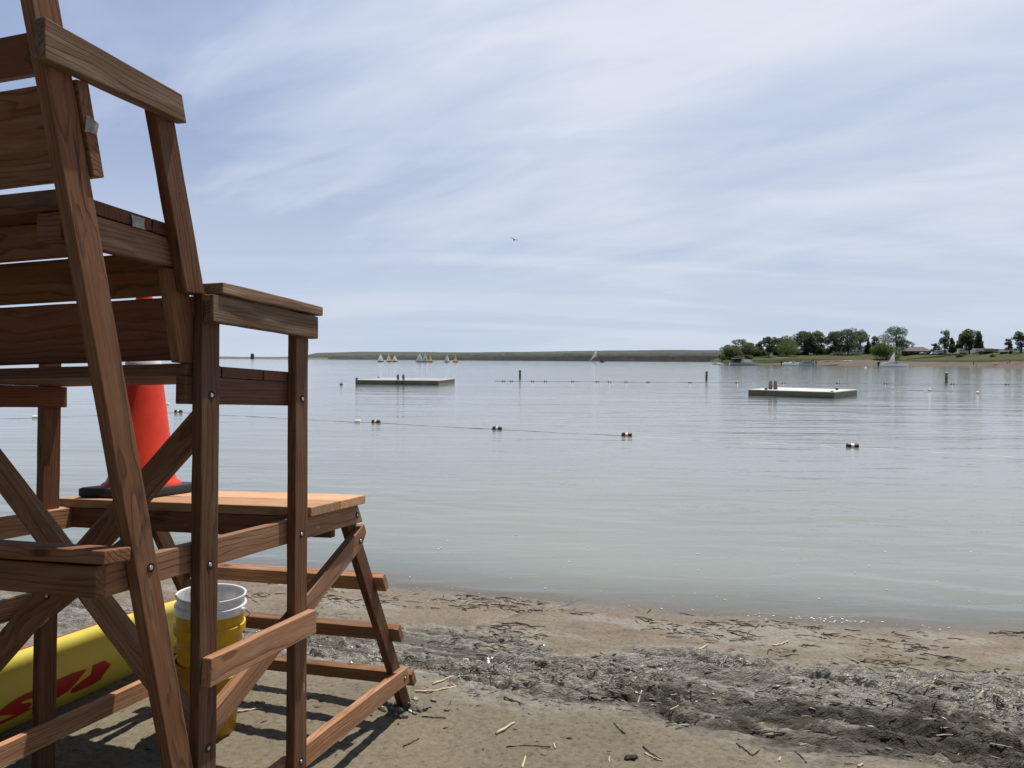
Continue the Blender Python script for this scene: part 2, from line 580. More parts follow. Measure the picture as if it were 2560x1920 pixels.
t = NT('lake_water')
geo = t.n('NewGeometry')
pos = geo.outputs['Position']
dep = t.n('Attribute', attribute_name='depth').outputs['Fac']
w1 = t.noise(t.mapping(pos, (0.26, 1.0, 1), rot=(0, 0, math.radians(9))), 0.55, 3, 0.5, 0.4)     # slow swell
w2 = t.noise(t.mapping(pos, (0.30, 1.25, 1), rot=(0, 0, math.radians(-6))), 2.3, 4, 0.55, 0.5)    # wind ripples
w3 = t.noise(t.mapping(pos, (0.7, 1.2, 1), rot=(0, 0, math.radians(12))), 9.0, 3, 0.5, 0.3)
gust = t.ramp(t.noise(t.mapping(pos, (0.5, 1.6, 1)), 0.09, 4, 0.55).outputs['Fac'], [(0.34, 0.50), (0.64, 1.0)])
hgt = t.math('ADD', t.math('MULTIPLY', w1.outputs['Fac'], 0.075), t.math('ADD', t.math('MULTIPLY', w2.outputs['Fac'], 0.022), t.math('MULTIPLY', w3.outputs['Fac'], 0.0035)))
hgt = t.math('MULTIPLY', hgt, gust)
bw = t.bump(hgt, 1.0, 1.0)
fr = t.n('Fresnel', i_IOR=1.33); t.l(bw, fr.inputs['Normal'])
murk = t.math('SUBTRACT', 1.0, t.math('POWER', 2.718, t.math('MULTIPLY', dep, -26.0)))
patch = t.noise(t.mapping(pos, (0.3, 0.8, 1)), 0.5, 4, 0.6).outputs['Fac']
bodyc = t.mix(t.ramp(patch, [(0.3, 0.0), (0.7, 1.0)]), (0.168, 0.186, 0.163), (0.195, 0.212, 0.188))
dif = t.n('BsdfDiffuse'); t.l(bodyc, dif.inputs['Color'])
trn = t.n('BsdfTransparent', i_Color=(0.86, 0.86, 0.80, 1))
body = t.n('MixShader'); t.l(murk, body.inputs[0]); t.l(trn.outputs[0], body.inputs[1]); t.l(dif.outputs[0], body.inputs[2])
gl = t.n('BsdfGlossy', i_Roughness=0.06, i_Color=(1, 1, 1, 1)); t.l(bw, gl.inputs['Normal'])
srf = t.n('MixShader'); t.l(fr.outputs[0], srf.inputs[0]); t.l(body.outputs[0], srf.inputs[1]); t.l(gl.outputs[0], srf.inputs[2])
MAT_WATER = t.done(srf.outputs[0])
lake = link('lake', grid_mesh('lake', axis(-10, 10, 0.10, -6000, 6000, 1.35), axis(5.0, 13, 0.06, 3.5, 6000, 1.35), lake_z), MAT_WATER)
tag(lake, 'calm pale blue lake reaching to the far shore', 'lake', kind='structure')


# ------------------------------------------------------------------ lifeguard chair
def wood(name, base, alt, dark, grey, gfac=0.3):
    t = NT(name)
    tc = t.n('TexCoord').outputs['Object']
    rnd = t.n('ObjectInfo').outputs['Random']
    off = t.n('CombineXYZ')
    t.l(t.math('MULTIPLY', rnd, 37.0), off.inputs[0])
    t.l(t.math('MULTIPLY_ADD', rnd, 0.30, -0.22), off.inputs[1])
    t.l(t.math('MULTIPLY_ADD', rnd, 0.11, 0.015), off.inputs[2])
    p = t.n('VectorMath', operation='ADD'); t.l(tc, p.inputs[0]); t.l(off.outputs[0], p.inputs[1])
    P = p.outputs[0]
    # knots pull the rings aside
    kv = t.n('TexVoronoi', i_Scale=2.6, i_Randomness=1.0)
    t.l(t.mapping(P, (0.75, 2.2, 2.2)), kv.inputs['Vector'])
    kd = kv.outputs['Distance']
    knot = t.ramp(kd, [(0.0, 1.0), (0.075, 0.9), (0.11, 0.0)])
    halo = t.ramp(kd, [(0.04, 1.0), (0.34, 0.0)])
    wob = t.noise(t.mapping(P, (1.3, 6, 6)), 1.6, 3, 0.5, 0.2)
    wv = t.n('VectorMath', operation='SUBTRACT'); t.l(wob.outputs['Color'], wv.inputs[0]); wv.inputs[1].default_value = (0.5, 0.5, 0.5)
    ws = t.n('VectorMath', operation='SCALE'); t.l(wv.outputs[0], ws.inputs[0]); ws.inputs['Scale'].default_value = 0.055
    q = t.n('VectorMath', operation='ADD'); t.l(t.mapping(P, (0.045, 1, 1)), q.inputs[0]); t.l(ws.outputs[0], q.inputs[1])
    hs = t.n('CombineXYZ'); t.l(t.math('MULTIPLY', halo, 0.022), hs.inputs[1]); t.l(t.math('MULTIPLY', halo, 0.014), hs.inputs[2])
    q2 = t.n('VectorMath', operation='ADD'); t.l(q.outputs[0], q2.inputs[0]); t.l(hs.outputs[0], q2.inputs[1])
    wave = t.n('TexWave', wave_type='RINGS', rings_direction='X', wave_profile='SAW', i_Scale=23.0, i_Distortion=1.0, i_Detail=2.0, i_Detail_Scale=1.2)
    t.l(q2.outputs[0], wave.inputs['Vector'])
    ring = t.ramp(wave.outputs['Fac'], [(0.0, 0.0), (0.62, 0.18), (0.90, 1.0), (1.0, 0.1)])
    fib = t.noise(t.mapping(P, (2.2, 90, 90)), 1.0, 4, 0.6)
    crack = t.ramp(t.noise(t.mapping(P, (1.4, 42, 42)), 1.0, 3, 0.55).outputs['Fac'], [(0.20, 1.0), (0.30, 0.0)])
    blot = t.noise(P, 5.5, 4, 0.6)
    hue = t.math('ADD', t.math('MULTIPLY', rnd, 0.55), t.math('MULTIPLY', blot.outputs['Fac'], 0.5), clamp=True)
    c = t.mix(hue, base, alt)
    c = t.mix(t.math('MULTIPLY', ring, 0.62), c, dark)
    c = t.mix(t.ramp(fib.outputs['Fac'], [(0.35, 0.35), (0.7, 0.0)]), c, dark)
    wearf = t.ramp(t.noise(t.mapping(P, (1.0, 9, 9)), 3.0, 5, 0.65).outputs['Fac'], [(0.46, 0.0), (0.72, gfac)])
    c = t.mix(wearf, c, grey)
    vr = t.math('FRACT', t.math('MULTIPLY', rnd, 7.31))
    vv = t.n('CombineColor')
    for q_, k_ in ((0, 0.62), (1, 0.58), (2, 0.55)): t.l(t.math('MULTIPLY_ADD', vr, k_, 1 - k_ * 0.5), vv.inputs[q_])
    c = t.mix(1.0, c, vv.outputs[0], 'MULTIPLY')
    c = t.mix(t.math('MULTIPLY', knot, 0.8), c, (dark[0] * 0.6, dark[1] * 0.55, dark[2] * 0.5))
    c = t.mix(t.math('MULTIPLY', crack, 0.85), c, (0.012, 0.008, 0.006))
    # small pale chips where the stain is knocked off
    chip = t.ramp(t.noise(t.mapping(P, (6, 26, 26)), 1.0, 2, 0.5).outputs['Fac'], [(0.765, 0.0), (0.79, 1.0)])
    c = t.mix(t.math('MULTIPLY', chip, 0.6), c, (0.42, 0.36, 0.30))
    h = t.math('SUBTRACT', t.math('MULTIPLY', fib.outputs['Fac'], 0.5), t.math('ADD', t.math('MULTIPLY', ring, 0.45), t.math('MULTIPLY', crack, 1.6)))
    nb = t.bump(h, 0.55, 0.0022)
    return t.done(t.pbsdf(c, t.math('MULTIPLY_ADD', fib.outputs['Fac'], 0.2, 0.6), nb, 0.18))


WOOD = wood('stained_lumber', (0.200, 0.083, 0.037), (0.158, 0.074, 0.037), (0.030, 0.011, 0.006), (0.27, 0.17, 0.105), 0.40)
WOOD_TOP = wood('sunlit_worn_lumber', (0.52, 0.285, 0.150), (0.46, 0.265, 0.145), (0.20, 0.090, 0.045), (0.56, 0.40, 0.27), 0.5)  # worn wood, its colour lifted to carry the sun on the platform
WOOD_RED = wood('fresh_red_stained_lumber', (0.155, 0.054, 0.028), (0.135, 0.055, 0.029), (0.036, 0.012, 0.008), (0.22, 0.13, 0.09), 0.2)
WOOD_GREY = wood('weathered_lumber', (0.220, 0.116, 0.060), (0.215, 0.128, 0.074), (0.044, 0.022, 0.012), (0.34, 0.25, 0.17), 0.7)
WOOD_MID = wood('half_worn_lumber', (0.35, 0.170, 0.086), (0.31, 0.165, 0.090), (0.085, 0.036, 0.020), (0.44, 0.30, 0.20), 0.5)
STEEL = paint('galvanised_steel', (0.40, 0.40, 0.39), 0.45, 0.3, 60, metal=0.6)
DARKHOLE = paint('dark_bolt_hole', (0.02, 0.014, 0.011), 0.9, 0.3, 50)

EU = Vector((0.28878, 0.95538, -0.06205)).normalized()
EV = Vector((-0.95733, 0.28740, -0.03029)); EV = (EV - EU * EV.dot(EU)).normalized()
EW = EU.cross(EV).normalized()
CM = Matrix((EU, EV, EW)).transposed().to_4x4()
CM.translation = Vector((-0.846, 2.981, -0.641)) + Vector((0, 0, H))
# the root sits on the ground under the chair's middle
ROOT_LOC = Vector((0.05, 0.66, -1.20))
chair = empty('lifeguard_chair', mat=CM @ Matrix.Translation(ROOT_LOC))
tag(chair, 'tall reddish brown timber lifeguard chair standing on the sand at the water edge', 'lifeguard chair')


def c2w(u, v, w):
    return CM @ Vector((u, v, w))


BOARD_N = [0]


def prism(name, poly, plane, lo, hi, ldir, mat=None, parent=None, bev=0.0035, bow=0.0):
    """board in chair axes: polygon in the plane 'uw', 'vw' or 'uv', extruded along the third axis; ldir = its length direction (u,v,w)"""
    def p3(a, b, c):
        return {'uw': Vector((a, c, b)), 'vw': Vector((c, a, b)), 'uv': Vector((a, b, c))}[plane]
    A = [p3(a, b, lo) for a, b in poly]
    B = [p3(a, b, hi) for a, b in poly]
    cen = sum(A + B, Vector()) / (2 * len(poly))
    X = Vector(ldir).normalized()
    nrm = {'uw': Vector((0, 1, 0)), 'vw': Vector((1, 0, 0)), 'uv': Vector((0, 0, 1))}[plane]
    if abs(X.dot(nrm)) > 0.9:
        e = (A[1] - A[0]).normalized()
        Zx = X.cross(e).normalized(); 
        Yx = Zx.cross(X)
    else:
        Zx = nrm - X * nrm.dot(X); Zx.normalize()
        Yx = Zx.cross(X)
    R = Matrix((X, Yx, Zx))            # rows: world(chair) -> local
    bm = bmesh.new()
    va = [bm.verts.new(R @ (p - cen)) for p in A]
    vb = [bm.verts.new(R @ (p - cen)) for p in B]
    fa = bm.faces.new(va); fb = bm.faces.new(vb[::-1])
    n = len(poly)
    for i in range(n):
        bm.faces.new((va[i], vb[i], vb[(i + 1) % n], va[(i + 1) % n]))
    bmesh.ops.recalc_face_normals(bm, faces=bm.faces)
    bmesh.ops.bevel(bm, geom=list(bm.edges), offset=bev, segments=2, affect='EDGES', profile=0.55)
    xs_ = [v.co.x for v in bm.verts]
    L0, L1 = min(xs_), max(xs_)
    for k in range(1, max(2, int((L1 - L0) / 0.055))):
        g = list(bm.verts) + list(bm.edges) + list(bm.faces)
        bmesh.ops.bisect_plane(bm, geom=g, plane_co=(L0 + k * 0.055, 0, 0), plane_no=(1, 0, 0))
    sd_ = BOARD_N[0]; BOARD_N[0] += 1
    ca = np.array([tuple(v.co) for v in bm.verts])
    am_ = 0.0024 if mat is WOOD_GREY else 0.0015
    jy = (fbm(ca[:, 0] * 7 + 50, np.sign(ca[:, 1]) * 3 + sd_ * 1.7 + ca[:, 2] * 20, 500 + sd_, 3) - 0.5) * 2 * am_
    jz = (fbm(ca[:, 0] * 7 + 90, np.sign(ca[:, 2]) * 3 + sd_ * 2.3 + ca[:, 1] * 20, 700 + sd_, 3) - 0.5) * 2 * am_
    bend = 0.004 * math.sin(sd_ * 2.1)
    for i_, v in enumerate(bm.verts):
        f_ = (v.co.x - L0) / (L1 - L0)
        v.co.y += jy[i_]; v.co.z += jz[i_]
    o = build(name, bm, mat or WOOD, parent or chair)
    o.matrix_parent_inverse = Matrix.Identity(4)
    L = R.transposed().to_4x4(); L.translation = cen - ROOT_LOC
    if parent is not None and parent is not chair:
        L = parent.matrix_local.inverted() @ L
    o.matrix_local = L
    return o


def slant(u_at, w0, w1, wid):
    """side-plane polygon of a leaning member: u_at(w) rear edge, horizontal width wid"""
    return [(u_at(w0), w0), (u_at(w0) + wid, w0), (u_at(w1) + wid, w1), (u_at(w1), w1)]


def bar(a, b, wid):
    """polygon of a straight bar of width wid whose lower edge runs a -> b"""
    a, b = Vector(a), Vector(b)
    d = (b - a).normalized(); n = Vector((-d.y, d.x)) * wid
    return [tuple(a), tuple(b), tuple(b + n), tuple(a + n)]


W_ = 1.32


def sides(v0, v1):
    return ((v0, v1), (W_ - v1, W_ - v0))


LA = (-0.2373, 0, 0.9714)
A_ = lambda w: -1.207 + (1.465 - w) * 0.2444
B_ = lambda w: -0.642 - (w - 0.812) * 0.279
LEG = lambda w: 1.024 + (-0.95 - w) * 0.583
LLEG = (0.503, 0, -0.864)
bolts = []
for s, (v0, v1) in enumerate(sides(0.0, 0.038)):
    near = s == 0
    prism('rear_leg', slant(A_, -1.33, 1.80, 0.0875), 'uw', v0, v1, LA, WOOD)
    prism('armrest_post', [(B_(0.812) , 0.812), (B_(0.812) + 0.0865, 0.818), (B_(1.37) + 0.0865, 1.37), (B_(1.37), 1.37)], 'uw', v0, v1, (-0.269, 0, 0.963), WOOD)
    prism('post', [(-0.567, -1.32), (-0.479, -1.32), (-0.479, 0.821), (-0.567, 0.821)], 'uw', v0, v1, (0, 0, 1), WOOD)
    prism('post', [(-0.019, -1.34), (0.070, -1.34), (0.070, 0.821), (-0.019, 0.821)], 'uw', v0, v1, (0, 0, 1), WOOD)
for s, (v0, v1) in enumerate(sides(-0.038, 0.0)):
    if s == 0: v1 -= 0.0005
    else: v0 += 0.0005
    prism('upper_armrest', [(-1.200, 1.315), (-0.694, 1.335), (-0.716, 1.418), (-1.203, 1.420)], 'uw', v0, v1, (1, 0, 0), WOOD_GREY)
    prism('armrest_rail', [(-0.563, 0.727), (0.083, 0.727), (0.083, 0.817), (-0.563, 0.817)], 'uw', v0, v1, (1, 0, 0), WOOD_GREY)
    prism('low_rail', [(-0.562, -0.459), (0.077, -0.462), (0.077, -0.368), (-0.556, -0.368)], 'uw', v0, v1, (1, 0, 0), WOOD_MID)
for s, (v0, v1) in enumerate(sides(-0.047, 0.091)):
    prism('armrest_top', [(-0.527, v0), (0.104, v0), (0.104, v1), (-0.527, v1)], 'uv', 0.823, 0.861, (1, 0, 0), WOOD_GREY)
for s, (v0, v1) in enumerate(sides(0.0385, 0.0765)):
    prism('seat_bearer', [(-0.600, 0.456), (0.066, 0.454), (0.066, 0.547), (-0.600, 0.549)], 'uw', v0, v1, (1, 0, 0), WOOD_RED if s else WOOD)
    prism('upper_seat_bearer', [(-0.985, 0.890), (-0.585, 0.893), (-0.585, 0.983), (-0.985, 0.982)], 'uw', v0, v1, (1, 0, 0), WOOD_GREY if s == 0 else WOOD)
    prism('platform_bearer', [(-0.916, -0.093), (0.614, -0.095), (0.561, -0.004), (-0.916, -0.002)], 'uw', v0, v1, (1, 0, 0), WOOD_MID)
    prism('bottom_rail', [(-0.556, -1.028), (1.155, -1.030), (1.112, -0.938), (-0.556, -0.938)], 'uw', v0, v1, (1, 0, 0), WOOD_MID)
    prism('front_brace', [(-0.50, -0.700), (0.600, -0.219), (0.652, -0.150), (0.628, -0.108), (-0.50, -0.612)], 'uw', v0, v1, (0.916, 0, 0.40), WOOD_MID if s == 0 else WOOD)
    # backrest posts of the lower seat
    rb = lambda w: -0.617 - (w - 0.57) * 0.222
    prism('backrest_post', slant(rb, 0.590, 0.885, 0.088), 'uw', v0, v1, (-0.217, 0, 0.976), WOOD)
for s, (v0, v1) in enumerate(sides(0.077, 0.115)):
    prism('ladder_leg', [(LEG(-1.33), -1.33), (LEG(-1.33) + 0.092, -1.33), (LEG(-0.006) + 0.092, -0.006), (LEG(-0.006), -0.006)], 'uw', v0, v1, LLEG, WOOD)

V = (0, 1, 0)
# lower seat: planks across, backrest boards
for k, (a, b) in enumerate(((-0.600, -0.420), (-0.414, -0.179), (-0.174, 0.063))):
    prism('seat_plank', [(a, 0.549), (b, 0.549), (b, 0.589), (a, 0.588)], 'uw', 0.040, 1.28, V, WOOD_RED if k else WOOD)
rs = lambda w: -0.617 - (w - 0.57) * 0.222 + 0.089
for w0, w1 in ((0.603, 0.808), (0.815, 0.958)):
    prism('backrest_board', [(rs(w0), w0), (rs(w0) + 0.038, w0 + 0.008), (rs(w1) + 0.038, w1 + 0.008), (rs(w1), w1)], 'uw', 0.034, 1.286, V, WOOD_RED if w0 < 0.7 else WOOD)
# upper seat
for a, b in ((-1.005, -0.756), (-0.750, -0.585)):
    prism('upper_seat_plank', [(a, 0.985), (b, 0.985), (b, 1.025), (a, 1.025)], 'uw', 0.036, 1.284, V, WOOD_RED)
prism('upper_seat_apron', [(-0.944, 0.884), (-0.906, 0.884), (-0.906, 0.983), (-0.944, 0.983)], 'uw', 0.078, 1.242, V, WOOD)
prism('upper_seat_apron', [(-1.043, 0.984), (-1.006, 0.984), (-1.006, 1.042), (-1.043, 1.042)], 'uw', 0.040, 1.28, V, WOOD)
prism('nailer_block', [(-1.035, 0.905), (-0.987, 0.905), (-0.987, 0.982), (-1.035, 0.982)], 'uw', 0.085, 0.172, V, WOOD)
af = lambda w: A_(w) + 0.0895
for w0, w1, m in ((1.070, 1.316, WOOD), (1.347, 1.447, WOOD_RED)):
    prism('upper_backrest_board', [(af(w0), w0), (af(w0) + 0.038, w0 + 0.009), (af(w1) + 0.038, w1 + 0.009), (af(w1), w1)], 'uw', -0.010 if w0 < 1.2 else 0.030, 1.330 if w0 < 1.2 else 1.29, V, m)
# platform
for a, b in ((0.096, 0.329), (0.333, 0.566)):
    prism('platform_plank', [(a, -0.001), (b, -0.001), (b, 0.038), (a, 0.038)], 'uw', 0.000, 1.32, V, WOOD_TOP)
prism('platform_apron', [(0.100, -0.092), (0.138, -0.092), (0.138, -0.003), (0.100, -0.003)], 'uw', 0.078, 1.242, V, WOOD)
prism('platform_apron', [(0.455, -0.150), (0.493, -0.150), (0.493, -0.004), (0.455, -0.004)], 'uw', 0.117, 1.203, V, WOOD)
# rear step
prism('rear_crosspiece', [(-0.956, -0.086), (-0.918, -0.086), (-0.918, 0.003), (-0.956, 0.003)], 'uw', 0.030, 1.29, V, WOOD)
prism('rear_step', [(-0.968, 0.011), (-0.872, 0.006), (-0.870, 0.044), (-0.966, 0.049)], 'uw', -0.010, 1.33, V, WOOD)
# crossed braces between the rear posts
b1 = bar((1.255, -0.845), (0.115, 0.305), 0.092)
b1 = [(1.235, -0.777), (0.045, 0.372), (0.045, 0.500), (1.235, -0.649)]
b2 = [(W_ - a, b) for a, b in b1]
xb = prism('cross_brace', b1, 'vw', -0.478, -0.440, (0, -0.72, 0.69), WOOD)
prism('cross_brace', b2, 'vw', -0.439, -0.401, (0, 0.72, 0.69), WOOD_MID)
# front ladder steps, flat on the legs' front edges
dn = Vector((0.503, -0.864)); nf = Vector((0.864, 0.503))
for w0 in (-0.398, -0.700, -0.985):
    a = Vector((LEG(w0) + 0.0935, w0)); b = a + dn * 0.090
    prism('step', [tuple(a), tuple(b), tuple(b + nf * 0.038), tuple(a + nf * 0.038)], 'uw', 0.028, 1.292, V, WOOD_MID)


# bolts sunk in round holes, each a part of its own
def bolt(u, v, w, nrm=(0, -1, 0), r=0.0074):
    bm = bmesh.new()
    n = Vector(nrm).normalized()
    tube(bm, n * -0.004, n * 0.0012, r * 2.0, r * 2.0, 18)
    o = build('bolt_hole', bm, DARKHOLE, chair)
    o.matrix_parent_inverse = Matrix.Identity(4)
    o.matrix_local = Matrix.Translation(Vector((u, v, w)) - ROOT_LOC)
    bm = bmesh.new()
    tube(bm, n * 0.0008, n * 0.0032, r, r * 0.86, 12)
    b = build('bolt', bm, STEEL, o)
    b.matrix_parent_inverse = Matrix.Identity(4)


for u, w in ((-0.520, 0.485), (-0.520, -0.075), (-0.520, -0.672), (0.028, 0.480), (0.026, -0.060), (0.030, -0.955), (-0.783, -0.033)):
    bolt(u, -0.0002, w)
for u, w in ((0.556, -0.055), (0.590, -0.180), (1.085, -0.985)):
    bolt(u, 0.0383, w)
bolt(-0.4782, 0.735, -0.235, (-1, 0, 0))


# little bent metal plates on the upper seat
def plate(name, verts, faces, u, v, w):
    bm = bmesh.new()
    vs = [bm.verts.new(p) for p in verts]
    for f in faces: bm.faces.new([vs[i] for i in f])
    ret = bmesh.ops.solidify(bm, geom=list(bm.faces), thickness=0.002)
    o = build(name, bm, paint('pale_zinc', (0.52, 0.50, 0.46), 0.5, 0.35, 90), chair)
    o.matrix_parent_inverse = Matrix.Identity(4)
    o.matrix_local = Matrix.Translation(Vector((u, v, w)) - ROOT_LOC)
    return o


plate('bracket', [(-0.030, 0, 0.012), (0.026, 0, 0.012), (0.020, 0, -0.003), (0.028, 0, -0.022), (-0.024, 0, -0.022), (-0.024, 0, -0.006)], [(0, 1, 2, 3, 4, 5)], -0.815, 0.030, 1.003)
plate('bracket', [(-0.006, 0.0, 0.024), (0.004, -0.002, 0.026), (0.002, -0.002, -0.018), (-0.010, 0.0, -0.022), (0.024, -0.012, 0.010), (0.018, -0.012, -0.022)], [(0, 1, 2, 3), (1, 4, 5, 2)], -1.043, -0.012, 1.205)

# ------------------------------------------------------------------ traffic cone on the platform
t = NT('cone_orange_red')
tc = t.n('TexCoord').outputs['Object']
nz = t.noise(tc, 9, 5, 0.65)
cc = t.mix(t.ramp(nz.outputs['Fac'], [(0.35, 0.0), (0.7, 1.0)]), (0.74, 0.045, 0.022), (0.84, 0.075, 0.032))
scf = t.ramp(t.noise(t.mapping(tc, (30, 30, 6)), 1.5, 4, 0.6).outputs['Fac'], [(0.66, 0.0), (0.74, 0.35)])
cc = t.mix(scf, cc, (0.30, 0.06, 0.05))
pb = t.pbsdf(cc, 0.45, None, 0.4)
tl = t.n('BsdfTranslucent'); t.l(cc, tl.inputs['Color'])
mx = t.n('MixShader', i_0=0.30); t.l(pb, mx.inputs[1]); t.l(tl.outputs[0], mx.inputs[2])
CONE_RED = t.done(mx.outputs[0])
RUBBER = paint('black_rubber', (0.022, 0.023, 0.024), 0.6, 0.35, 14)
BAND = paint('reflective_white_band', (0.68, 0.66, 0.64), 0.4, 0.2, 20)
cone = empty('traffic_cone', mat=CM @ Matrix.Translation((0.335, 1.070, 0.0385)))
tag(cone, 'tall red traffic cone with white band and black base on the chair platform', 'traffic cone')
CR0, CR1, CH0, CH1 = 0.150, 0.032, 0.055, 0.985
cr = lambda h: CR0 + (CR1 - CR0) * (h - CH0) / (CH1 - CH0)
bm = bmesh.new()
lathe(bm, [(CR0 + 0.026, 0.042), (CR0 + 0.024, 0.055), (CR0 + 0.006, 0.066), (cr(0.09), 0.09), (cr(0.95), 0.95), (cr(0.98), 0.981), (CR1 - 0.008, 0.985), (CR1 - 0.012, 0.95), (CR0 - 0.02, 0.06)], 64)
build('cone_body', bm, CONE_RED, cone, True)
bm = bmesh.new()
box(bm, -0.19, 0.19, -0.19, 0.19, 0.0, 0.045, 0.014)
for sx in (-1, 1):
    for sy in (-1, 1): box(bm, sx * 0.16 - 0.02, sx * 0.16 + 0.02, sy * 0.16 - 0.02, sy * 0.16 + 0.02, -0.0005, 0.03, 0.004)
build('cone_base', bm, RUBBER, cone)
for h0, h1 in ((0.56, 0.665), (0.72, 0.87)):
    bm = bmesh.new()
    lathe(bm, [(cr(h0) + 0.0005, h0), (cr(h0) + 0.0025, h0 + 0.001), (cr(h1) + 0.0025, h1 - 0.001), (cr(h1) + 0.0005, h1)], 64)
    build('reflective_band', bm, BAND, cone, True)

# ------------------------------------------------------------------ nested buckets on the sand
def plastic(name, col, trans=0.25, rough=0.35):
    t = NT(name)
    tc = t.n('TexCoord').outputs['Object']
    nz = t.noise(tc, 7, 5, 0.65)
    c = t.mix(1.0, col, t.ramp(nz.outputs['Fac'], [(0.3, 0.78), (0.65, 1.05)]), 'MULTIPLY')
    dirt = t.ramp(t.noise(t.mapping(tc, (12, 12, 5)), 2.0, 6, 0.7).outputs['Fac'], [(0.56, 0.0), (0.74, 0.5)])
    c = t.mix(dirt, c, (0.20, 0.165, 0.11))
    pb = t.pbsdf(c, rough, None, 0.45)
    tl = t.n('BsdfTranslucent'); t.l(c, tl.inputs['Color'])
    mx = t.n('MixShader', i_0=trans); t.l(pb, mx.inputs[1]); t.l(tl.outputs[0], mx.inputs[2])
    return t.done(mx.outputs[0])


PL_WHITE = plastic('white_plastic', (0.86, 0.87, 0.88), 0.3)
PL_YEL = plastic('yellow_plastic', (0.88, 0.56, 0.04), 0.32)
PL_AMB = plastic('amber_plastic', (0.62, 0.30, 0.025), 0.22)


def bucket(name, base, mat, label, hgt=0.385, handle=True, bands=2):
    r1, r0 = 0.160, 0.136
    rr = lambda z: r0 + (r1 - r0) * z / hgt
    o = empty(name, mat=base)
    tag(o, label, 'bucket', 'buckets nested in one stack')
    bm = bmesh.new()
    z1, z2 = hgt - (0.075 if bands == 2 else 0.062), hgt - 0.155
    pf = [(0, 0.004), (r0 - 0.012, 0.004), (r0 - 0.004, 0.0), (r0, 0.006), (rr(z2) - 0.001, z2 - 0.03), (rr(z2) + 0.012, z2 - 0.026), (rr(z2) + 0.0125, z2 + 0.002), (rr(z2) + 0.001, z2 + 0.010),
          (rr(z1) - 0.001, z1 - 0.03), (rr(z1) + 0.013, z1 - 0.026), (rr(z1) + 0.0135, z1 + 0.012), (rr(z1) + 0.001, z1 + 0.020), (r1, hgt - 0.012), (r1 + 0.006, hgt - 0.010), (r1 + 0.006, hgt - 0.001), (r1 + 0.001, hgt),
          (r1 - 0.004, hgt - 0.003), (rr(0.05) - 0.005, 0.05), (r0 - 0.006, 0.010), (0, 0.009)]
    if bands == 1: del pf[4:8]
    lathe(bm, pf, 72)
    b = build('bucket_body', bm, mat, o, True)
    b.modifiers.new('edge', 'EDGE_SPLIT').split_angle = math.radians(38)
    if handle:
        bm = bmesh.new()
        zz = z1 - 0.005
        pts = []
        for k in range(25):
            a = math.pi * k / 24
            pts.append((-(r1 + 0.024) * math.cos(a), -(r1 + 0.024) * math.sin(a), zz - math.sin(a) * 0.11))
        path_tube(bm, pts, 0.0022, 6)
        build('bail_handle', bm, paint('dull_wire', (0.10, 0.09, 0.08), 0.5, 0.2, 40), o, True)
        for s in (-1, 1):
            bm = bmesh.new()
            tube(bm, (s * (r1 + 0.002), 0, zz), (s * (r1 + 0.024), 0, zz), 0.012, 0.010, 12)
            build('handle_ear', bm, mat, o)
    return o


bw_ = c2w(0.600, 0.900, -1.18)
bz = ground_at(bw_.x, bw_.y) - 0.012
BASE = Matrix.Translation((bw_.x, bw_.y, bz)) @ Matrix.Rotation(math.radians(2.2), 4, 'Y') @ Matrix.Rotation(math.radians(150), 4, 'Z')
bucket('bucket', BASE, PL_AMB, 'amber yellow plastic bucket at the bottom of the nested stack on the sand', handle=False)
bucket('bucket', BASE @ Matrix.Translation((0.0, 0, 0.240)) @ Matrix.Rotation(1.9, 4, 'Z'), PL_YEL, 'bright yellow plastic bucket nested under the white one', handle=False)
bucket('bucket', BASE @ Matrix.Translation((0.0, 0, 0.322)) @ Matrix.Rotation(math.radians(20), 4, 'Z') @ Matrix.Rotation(0.012, 4, 'X'), PL_WHITE, 'white plastic bucket on top of the nested stack, open at its rim', bands=1)

# ------------------------------------------------------------------ yellow rescue board leaning on the chair's far side
YEL_BOARD = paint('yellow_board_skin', (0.54, 0.45, 0.065), 0.32, 0.14, 5, 0.5)
RED_MARK = paint('red_board_print', (0.34, 0.016, 0.014), 0.4, 0.15, 9)
TB = Vector((0, 0.555, -0.832)).normalized()        # across the board, downwards
NB = Vector((0, -0.832, -0.555)).normalized()       # out of its deck, towards the chair
CB = Vector((0.16, 1.775, -0.955))
HW, HT = 0.290, 0.074


def b_half(u):
    x = (u + 0.10) / 1.62
    e = min(abs(x), 1.0)
    return HW * max(0.0, 1 - e ** 7) ** 0.5


def b_nose(u):
    x = (u + 0.10) / 1.62
    return HT * max(0.0, 1 - min(abs(x), 1) ** 9) ** 0.5


def b_n(u, s):
    hw = max(b_half(u), 1e-4)
    q = min(abs(s) / hw, 1)
    return b_nose(u) * max(0.0, 1 - q ** 3.2) ** (1 / 2.4)


